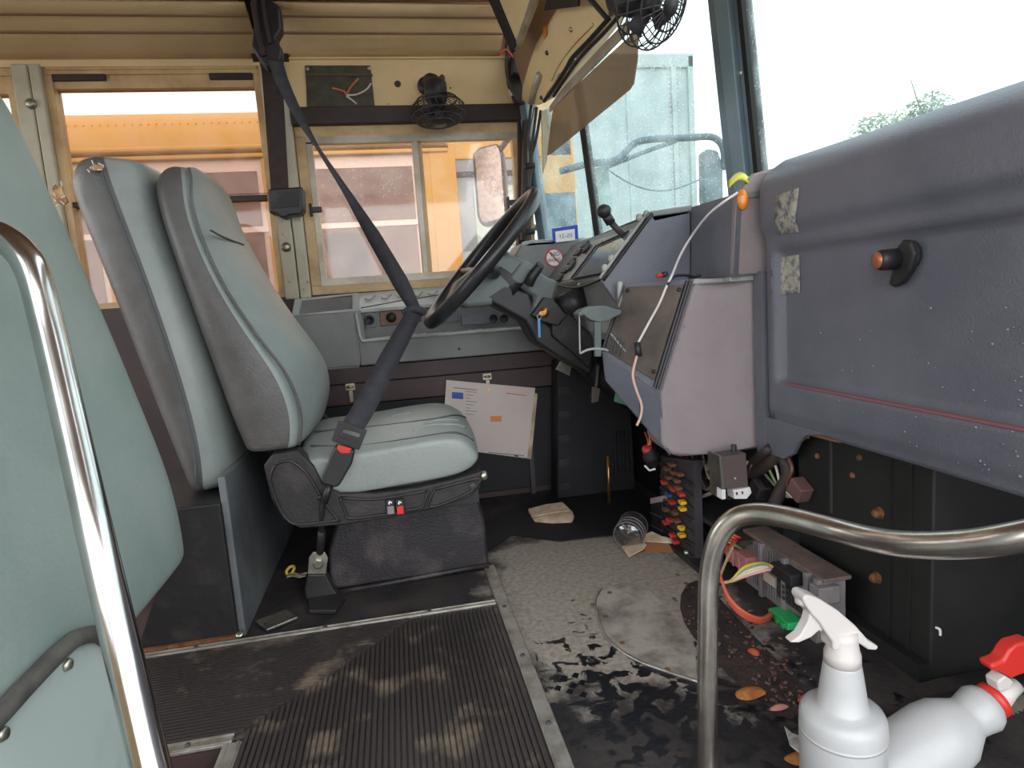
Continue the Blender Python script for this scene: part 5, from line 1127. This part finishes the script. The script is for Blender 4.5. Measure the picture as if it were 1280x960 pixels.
tg = tag(B().sheet([[at(981, 908, 'y', .70), at(990, 916, 'y', .70)], [at(986, 924, 'y', .69), at(1003, 921, 'y', .695)], [at(988, 932, 'y', .675), at(1010, 926, 'y', .68)], [at(1006, 947, 'y', .66), at(1010, 944, 'y', .66)]], .0015, (0, -1, .5)).build('paper_tag', whitep), 'torn white paper tag leaning against the upright bottle', 'tag')

# ================================================================== BOTTLES
bo = at(1053, 900, 'y', .62); bx0 = Vector((bo.x, .62, 0))
bt_ = thing('spray_bottle', bx0, 'milky white spray bottle standing upright with a white trigger in the lower right', 'bottle')
sz = at(1053, 884, 'y', .62).z
B().lathe([(.044, 0), (.0475, .004), (.0480, sz-.022), (.0474, sz-.010), (.0445, sz-.003), (.038, sz+.001), (.0300, sz+.003), (.0276, sz+.006), (.0245, sz+.030), (.0210, sz+.055), (.0195, sz+.061)], bx0, (0, 0, 1), 40).build('bottle_body', milky, bt_, True)
B().lathe([(.0482, 0), (.0482, .004)], bx0+Vector((0, 0, sz-.030)), (0, 0, 1), 40).build('moulded_ring', milky, bt_, True)
B().lathe([(.0205, 0), (.0200, .012), (.0185, .016), (.0165, .030), (.0165, .040)], bx0+Vector((0, 0, sz+.058)), (0, 0, 1), 26).build('collar', whitep, bt_, True)
YB = .612
hd_ = ay(YB, (1003, 744), (1009, 742), (1022, 747), (1046, 762), (1068, 781), (1084, 799), (1097, 807), (1094, 812), (1084, 811), (1070, 802), (1067, 812), (1040, 812), (1039, 801), (1030, 789), (1021, 775), (1013, 767), (1006, 757), (1002, 750))
B().prism([p+Vector((0, -.003, 0)) for p in hd_], (0, .024, 0)).build('trigger_head', whitep, bt_, bevel=.004, seg=3)
B().prism(ay(YB+.002, (1013, 766), (1010, 778), (1001, 794), (988, 804), (999, 804), (1015, 797), (1024, 789), (1030, 791), (1026, 778)), (0, .014, 0)).build('trigger', whitep, bt_, bevel=.0025)
B().lathe([(.008, 0), (.008, .010), (.006, .012)], at(1008, 751, 'y', YB+.009), (-1, 0, .55), 14).build('nozzle', whitep, bt_, True)
# second bottle, lying and leaning
q0 = at(1112, 962, 'y', .67); q1 = at(1206, 899, 'y', .67); dq = (q1-q0).normalized(); Lq = (q1-q0).length
bt2 = thing('spray_bottle', Vector((q0.x, q0.y, 0)), 'milky spray bottle lying tilted with a red trigger and red collar in the corner', 'bottle')
rq = .047
base = q0-dq*.05
B().lathe([(rq*.92, 0), (rq, .006), (rq, Lq*.62+.05), (rq*.92, Lq*.80+.05), (rq*.62, Lq*1.0+.05), (rq*.58, Lq*1.04+.05), (rq*.60, Lq*1.1+.05), (rq*.66, Lq*1.22+.05), (rq*.58, Lq*1.30+.05), (rq*.42, Lq*1.36+.05)], base, dq, 36).build('bottle_body', milky, bt2, True)
e0 = base+dq*(Lq*1.34+.05)
B().lathe([(rq*.50, 0), (rq*.50, .010), (rq*.44, .012)], e0, dq, 26).build('collar', redp, bt2, True, label='red ring collar')
B().lathe([(rq*.40, .008), (rq*.26, .032), (rq*.22, .046)], e0, dq, 20).build('neck', whitep, bt2, True)
e1 = e0+dq*.040
B().prism([at(*p, 'y', .655) for p in ((1247, 853), (1258, 845), (1268, 852), (1264, 862), (1250, 866))], (0, .02, 0)).build('sprayer_body', whitep, bt2, bevel=.003)
B().prism([at(*p, 'y', .655) for p in ((1239, 832), (1255, 826), (1262, 814), (1270, 806), (1292, 800), (1292, 840), (1274, 846), (1266, 850), (1254, 842), (1242, 840))], (0, .022, 0)).build('red_trigger', redp, bt2, bevel=.005, seg=3)
# ribbed hose in the corner
hs = thing('ribbed_hose', (.84, .60, 0), 'dusty corrugated hose coiled in the lower right corner', 'hose')
cp0 = smoothpath([at(1238, 985, 'y', .70), at(1240, 930, 'y', .71), at(1250, 895, 'y', .72), at(1275, 882, 'y', .73), at(1310, 885, 'y', .74)], 12)
B().tube(cp0, [.024 if k % 2 else .020 for k in range(len(cp0))], 14).build('hose_wall', mat('hose_dusty', (118, 110, 92), .7, col2=(72, 66, 54), scale=16), hs, True)
pipe = thing('floor_pipe', (.9, .78, .0), 'dark dusty pipe lying along the foot of the black steel box', 'pipe')
B().tube(smoothpath([Vector((p.x, min(p.y, .785), .011)) for p in az(.011, (1120, 905), (1150, 886), (1200, 872), (1300, 858))], 5), .010, 10).build('pipe_wall', blackdirty, pipe, True)

# ================================================================== OUTSIDE
GZ = -.95
gnd = struct(B().bb((-30, 2.4, GZ-.1), (40, 60, GZ)).build('trim_9', asph)); gnd.name = 'floor_outside'
gn2 = struct(B().bb((-30, -40, GZ-.1), (40, 2.4, GZ)).build('floor_outside', asph))
# neighbouring school bus
bs = thing('school_bus', (-1.5, 4.2, GZ), 'yellow school bus parked alongside with tinted windows, seen through the side windows', 'bus')
Y0 = 4.0
sz_ = [(Y0, -.55), (Y0, 1.62)]
ro = [(Y0-.02, 1.60), (Y0+.02, 1.70), (Y0+.12, 1.80), (Y0+.35, 1.90), (Y0+.8, 1.98), (Y0+1.2, 2.0), (Y0+1.7, 1.96), (Y0+2.1, 1.82), (Y0+2.35, 1.60)]
B().sheet([[(x, y, z) for y, z in ro] for x in (-9, .42)], .03, (0, 0, 1)).build('roof', busyel, bs, True)
B().bb((-9, Y0, -.55), (.42, Y0+.05, .68)).build('lower_side', busyel, bs)
B().bb((-9, Y0-.02, 1.545), (.42, Y0+.05, 1.62)).build('drip_rail', busyel, bs, bevel=.01)
for z in (.05, -.30): B().bb((-9, Y0-.02, z), (.42, Y0, z+.05)).build('rub_rail', busblack, bs, bevel=.006)
rv = B()
for k in range(90): rv.ball((-3.4+k*.042, Y0+.075+.0, 1.765), .006, (1, .6, .6), 5)
rv.build('roof_rivet', busyel, bs, True, kind='stuff')
B().bb((-9, Y0+2.3, -.55), (1.2, Y0+2.35, 1.62)).build('far_side', busyel, bs)
pitch = .89; xs0 = -.575
for k in range(7):
    xa = xs0-k*pitch+.0; xb = xa+.80
    w_ = B().bb((xa, Y0+.012, .70), (xb, Y0+.03, 1.545)).build('window_surround', busalu, bs)
    B().bb((xa+.03, Y0+.004, 1.165), (xb-.03, Y0+.014, 1.475)).build('upper_pane', buspane, w_); B().bb((xa+.03, Y0+.004, .73), (xb-.03, Y0+.014, 1.125)).build('lower_pane', buspane, w_)
    B().bb((xa-.01, Y0+.0, 1.13), (xb+.01, Y0+.02, 1.16)).build('sash_bar', busalu, w_)
    B().bb((xa+.80, Y0-.006, .66), (xa+.89, Y0+.04, 1.56)).build('window_pillar', busyel, bs, bevel=.008)
    # seat backs standing inside against the tinted pane
    B().prism([(xa+.30, Y0-.002, .73), (xa+.22, Y0-.002, 1.06), (xa+.28, Y0-.002, 1.11), (xa+.44, Y0-.002, 1.09), (xa+.52, Y0-.002, .73)], (0, .012, 0)).build('seat_shape', mat('bus_seat_%d' % k, (86, 72, 74), .5), w_)
# front of that bus: driver window, mirror side and nose
B().bb((.42, Y0, 1.50), (1.20, Y0+.06, 1.72)).build('front_header', busyel, bs, bevel=.01)
B().bb((.30, Y0-.01, .55), (.46, Y0+.05, 1.6)).build('door_pillar', busyel, bs, bevel=.008)
dw = B().bb((.46, Y0+.01, .95), (.98, Y0+.03, 1.50)).build('driver_window', buspane2, bs)
B().bb((.56, Y0+.002, .98), (.94, Y0+.012, 1.34)).build('driver_pane', mat('bus_green_pane', (172, 190, 176), .2), dw)
B().bb((.46, Y0+.0, 1.40), (.98, Y0+.012, 1.43)).build('pane_bar', busblack, dw)
B().bb((.46, Y0+.005, -.5), (.98, Y0+.04, .95)).build('pale_panel', truckw, bs)
B().tube([(.47, Y0-.0, .82), (.60, Y0-.005, .56)], .022, 8).build('mirror_strut', busblack, bs)
B().bb((.98, Y0, -.5), (1.22, Y0+.06, 2.0)).build('front_corner', busyel, bs, bevel=.03)
B().bb((.98, Y0-.012, .70), (1.20, Y0, 1.28)).build('corner_glass', teal, bs, label='teal grey corner glass')
B().bb((1.20, Y0, -.3), (2.3, Y0+2.3, .50)).build('hood', busyel, bs, bevel=.08)
for x in (-5.6, 1.6):
    wq = B().lathe([(.30, 0), (.47, .02), (.48, .12), (.47, .24), (.30, .26)], (x, Y0+.02, GZ+.48), (0, 1, 0), 28).build('wheel', rubber, bs, True)
    B().lathe([(.28, 0), (.22, .05), (.06, .06)], (x, Y0, GZ+.48), (0, 1, 0), 20).build('wheel_rim', steel, wq, True)
# white box truck ahead
tk = thing('box_truck', (2.6, 8, GZ), 'tall white box truck body standing in front, seen through the wet windshield', 'truck')
e = at(863, 70, 'y', 7.0); tx1 = e.x; tz1 = e.z
B().bb((.3, 7.0, .1), (tx1, 9.4, tz1)).build('box_body', truckw, tk, bevel=.03)
B().bb((.28, 6.97, tz1-.13), (tx1+.02, 7.02, tz1+.02)).build('top_rail', truckw, tk, bevel=.01)
cx_ = at(843, 150, 'y', 7.0).x
B().bb((cx_-.03, 6.97, .1), (cx_+.03, 7.0, tz1-.12)).build('corner_post', truckw, tk, bevel=.006)
B().bb((tx1-.05, 6.97, .1), (tx1+.02, 7.02, tz1)).build('corner_rail', truckw, tk, bevel=.01)
rv = B()
for k in range(60): rv.ball((cx_-.05, 6.985, .2+k*.05), .009, (1, .6, 1), 4); rv.ball((cx_+.05, 6.985, .2+k*.05), .009, (1, .6, 1), 4)
for k in range(48): rv.ball((.5+k*.06, 6.965, tz1-.10), .009, (1, .6, 1), 4)
rv.build('rivet_row', busalu, tk, True, kind='stuff')
for x in (1.0, 1.9, 2.75): B().bb((x, 6.985, .1), (x+.03, 7.0, tz1-.12)).build('side_stiffener', truckw, tk)
B().bb((.2, 7.2, GZ+.55), (tx1, 9.2, .1)).build('chassis', busblack, tk)
for x in (.9, 3.0):
    for y in (7.15, 8.95):
        B().lathe([(.3, 0), (.48, .02), (.48, .26), (.3, .28)], (x, y, GZ+.48), (0, 1, 0), 24).build('wheel', rubber, tk, True)
# our own driver-side mirror
mr = thing('side_mirror', at(615, 235, 'y', 2.60), 'tall rounded side mirror speckled with rain outside the driver window', 'mirror')
MYq = lambda pts, y: [at(a, b, 'y', y) for a, b in pts]
mo = [(590, 192), (598, 184), (620, 178), (626, 181), (630, 192), (636, 268), (632, 276), (606, 283), (600, 280), (596, 270)]
B().prism([Vector((p.x, p.y+.10*(p.x-.40), p.z)) for p in MYq(mo, 2.62)], (.02, .06, 0)).build('mirror_shell', busblack, mr, bevel=.012, seg=3)
mi = [(593, 194), (600, 187), (620, 181), (624, 186), (626, 195), (631, 268), (628, 272), (606, 279), (602, 276), (599, 268)]
B().prism([Vector((p.x, p.y+.10*(p.x-.40)-.002, p.z)) for p in MYq(mi, 2.62)], (0, -.003, 0)).build('mirror_glass', mirglass, mr, bevel=.002)
B().tube(smoothpath([(.47, 2.66, 1.22), (.54, 2.55, 1.30), (.56, 2.40, 1.34), (.56, 2.29, 1.34)], 5), .012, 10).build('mirror_arm', busblack, mr, True)
B().tube(smoothpath([(.49, 2.66, .97), (.55, 2.55, .93), (.57, 2.40, .90), (.57, 2.29, .90)], 5), .012, 10).build('mirror_arm', busblack, mr, True)
# front mirror bracket on the hood
fm = thing('mirror_bracket', (1.0, 2.5, 1.0), 'grey tubular mirror bracket with oval mirror beyond the windshield', 'mirror')
MB = 2.5
tube1 = [(700, 214), (735, 205), (770, 200), (792, 180), (815, 174), (862, 172), (888, 171), (900, 178), (905, 192), (905, 212)]
B().tube(smoothpath(MYq(tube1, MB), 5), .014, 12).build('upper_tube', teal, fm, True)
B().tube(MYq([(758, 209), (800, 192), (845, 176)], MB), .009, 10).build('brace_tube', teal, fm, True)
B().prism(MYq([(879, 190), (886, 185), (898, 188), (904, 205), (905, 245), (900, 258), (884, 262), (880, 250)], MB), (0, .05, 0)).build('mirror_head', teal, fm, bevel=.01, seg=3)
B().prism(MYq([(737, 212), (760, 206), (766, 258), (762, 330), (744, 330)], MB+.03), (0, .012, 0)).build('support_plate', mat('support_teal', (150, 186, 184), .5), fm, label='pale teal support plate')
B().prism([Vector((.98, MB-.1, .34)), Vector((1.12, MB-.1, .35)), Vector((1.12, MB-.1, .85)), Vector((.98, MB-.1, .85))], (0, .14, 0)).build('hood_mount', teal, fm)
B().tube(smoothpath(MYq([(757, 210), (785, 228), (815, 238), (845, 236), (880, 222)], MB-.02), 6), .003, 6).build('stay_cable', teal, fm, True)
# our own hood beyond the windshield
hd2 = struct(B().loft([[(x, y, z-.12*(abs(y-1.1)/1.1)**2) for y, z in ((.1, .2), (.15, zz), (.6, zz), (1.1, zz), (1.6, zz), (2.05, zz), (2.1, .2))] for x, zz in ((1.10, .62), (1.6, .60), (2.3, .54), (2.6, .40))]).build('bus_hood', busyel, smooth=True))
B().bb((1.10, .1, GZ+.3), (2.55, 2.1, .25)).build('hood_side', busyel, hd2)
B().bb((.95, 2.1, GZ+.3), (1.55, 2.62, .345)).build('fender', busyel, hd2, bevel=.04)
for y in (.05, 1.95):
    B().lathe([(.3, 0), (.47, .02), (.47, .22), (.3, .24)], (1.9, y, GZ+.47), (0, 1, 0), 24).build('wheel', rubber, hd2, True)
# trees far off
def tree(c, h, rx, rz, seed, lab):
    rnd = random.Random(seed); t = thing('tree', c, lab, 'tree', 'trees beyond the lot')
    c = Vector(c)
    B().tube([c, c+Vector((0, 0, h*.55)), c+Vector((.1, 0, h*.8))], [.16, .12, .06], 8).build('trunk', bark, t, True)
    br_ = B()
    for k in range(7): a = rnd.uniform(0, 6.28); br_.tube([c+Vector((0, 0, h*(.4+.05*k))), c+Vector((rx*.7*math.cos(a), rx*.7*math.sin(a), h*(.62+.05*k)))], [.05, .015], 5)
    br_.build('branch', bark, t, kind='stuff')
    lf = B()
    for k in range(1500):
        while True:
            v = Vector((rnd.uniform(-1, 1), rnd.uniform(-1, 1), rnd.uniform(-1, 1)))
            if v.length < 1: break
        v = v*(.55+.45*v.length) if v.length > 0 else v
        p = c+Vector((v.x*rx, v.y*rx, h*.78+v.z*rz)); d1 = Vector((rnd.uniform(-1, 1), rnd.uniform(-1, 1), rnd.uniform(-1, 1))).normalized()*.11; d2 = d1.orthogonal().normalized()*.05
        lf.face([p-d1, p+d2, p+d1, p-d2])
    lf.build('foliage', leafm, t, kind='stuff')
a = at(1105, 150, 'y', 20); b2 = at(1165, 132, 'y', 20)
for k, (px, py) in enumerate(((1100, 176), (1160, 156))):
    P = at(px, py, 'y', 20); h = (P.z-GZ)/.78
    tree((P.x*(1+.3*k), 20*(1+.3*k), GZ), h*(1+.3*k) - .3*k*(GZ*-1)*0, 1.15, .95, 5+k, ('sparse green tree far beyond the windshield, left of the pair above the dash', 'sparse green tree far beyond the windshield, right of the pair above the dash')[k])
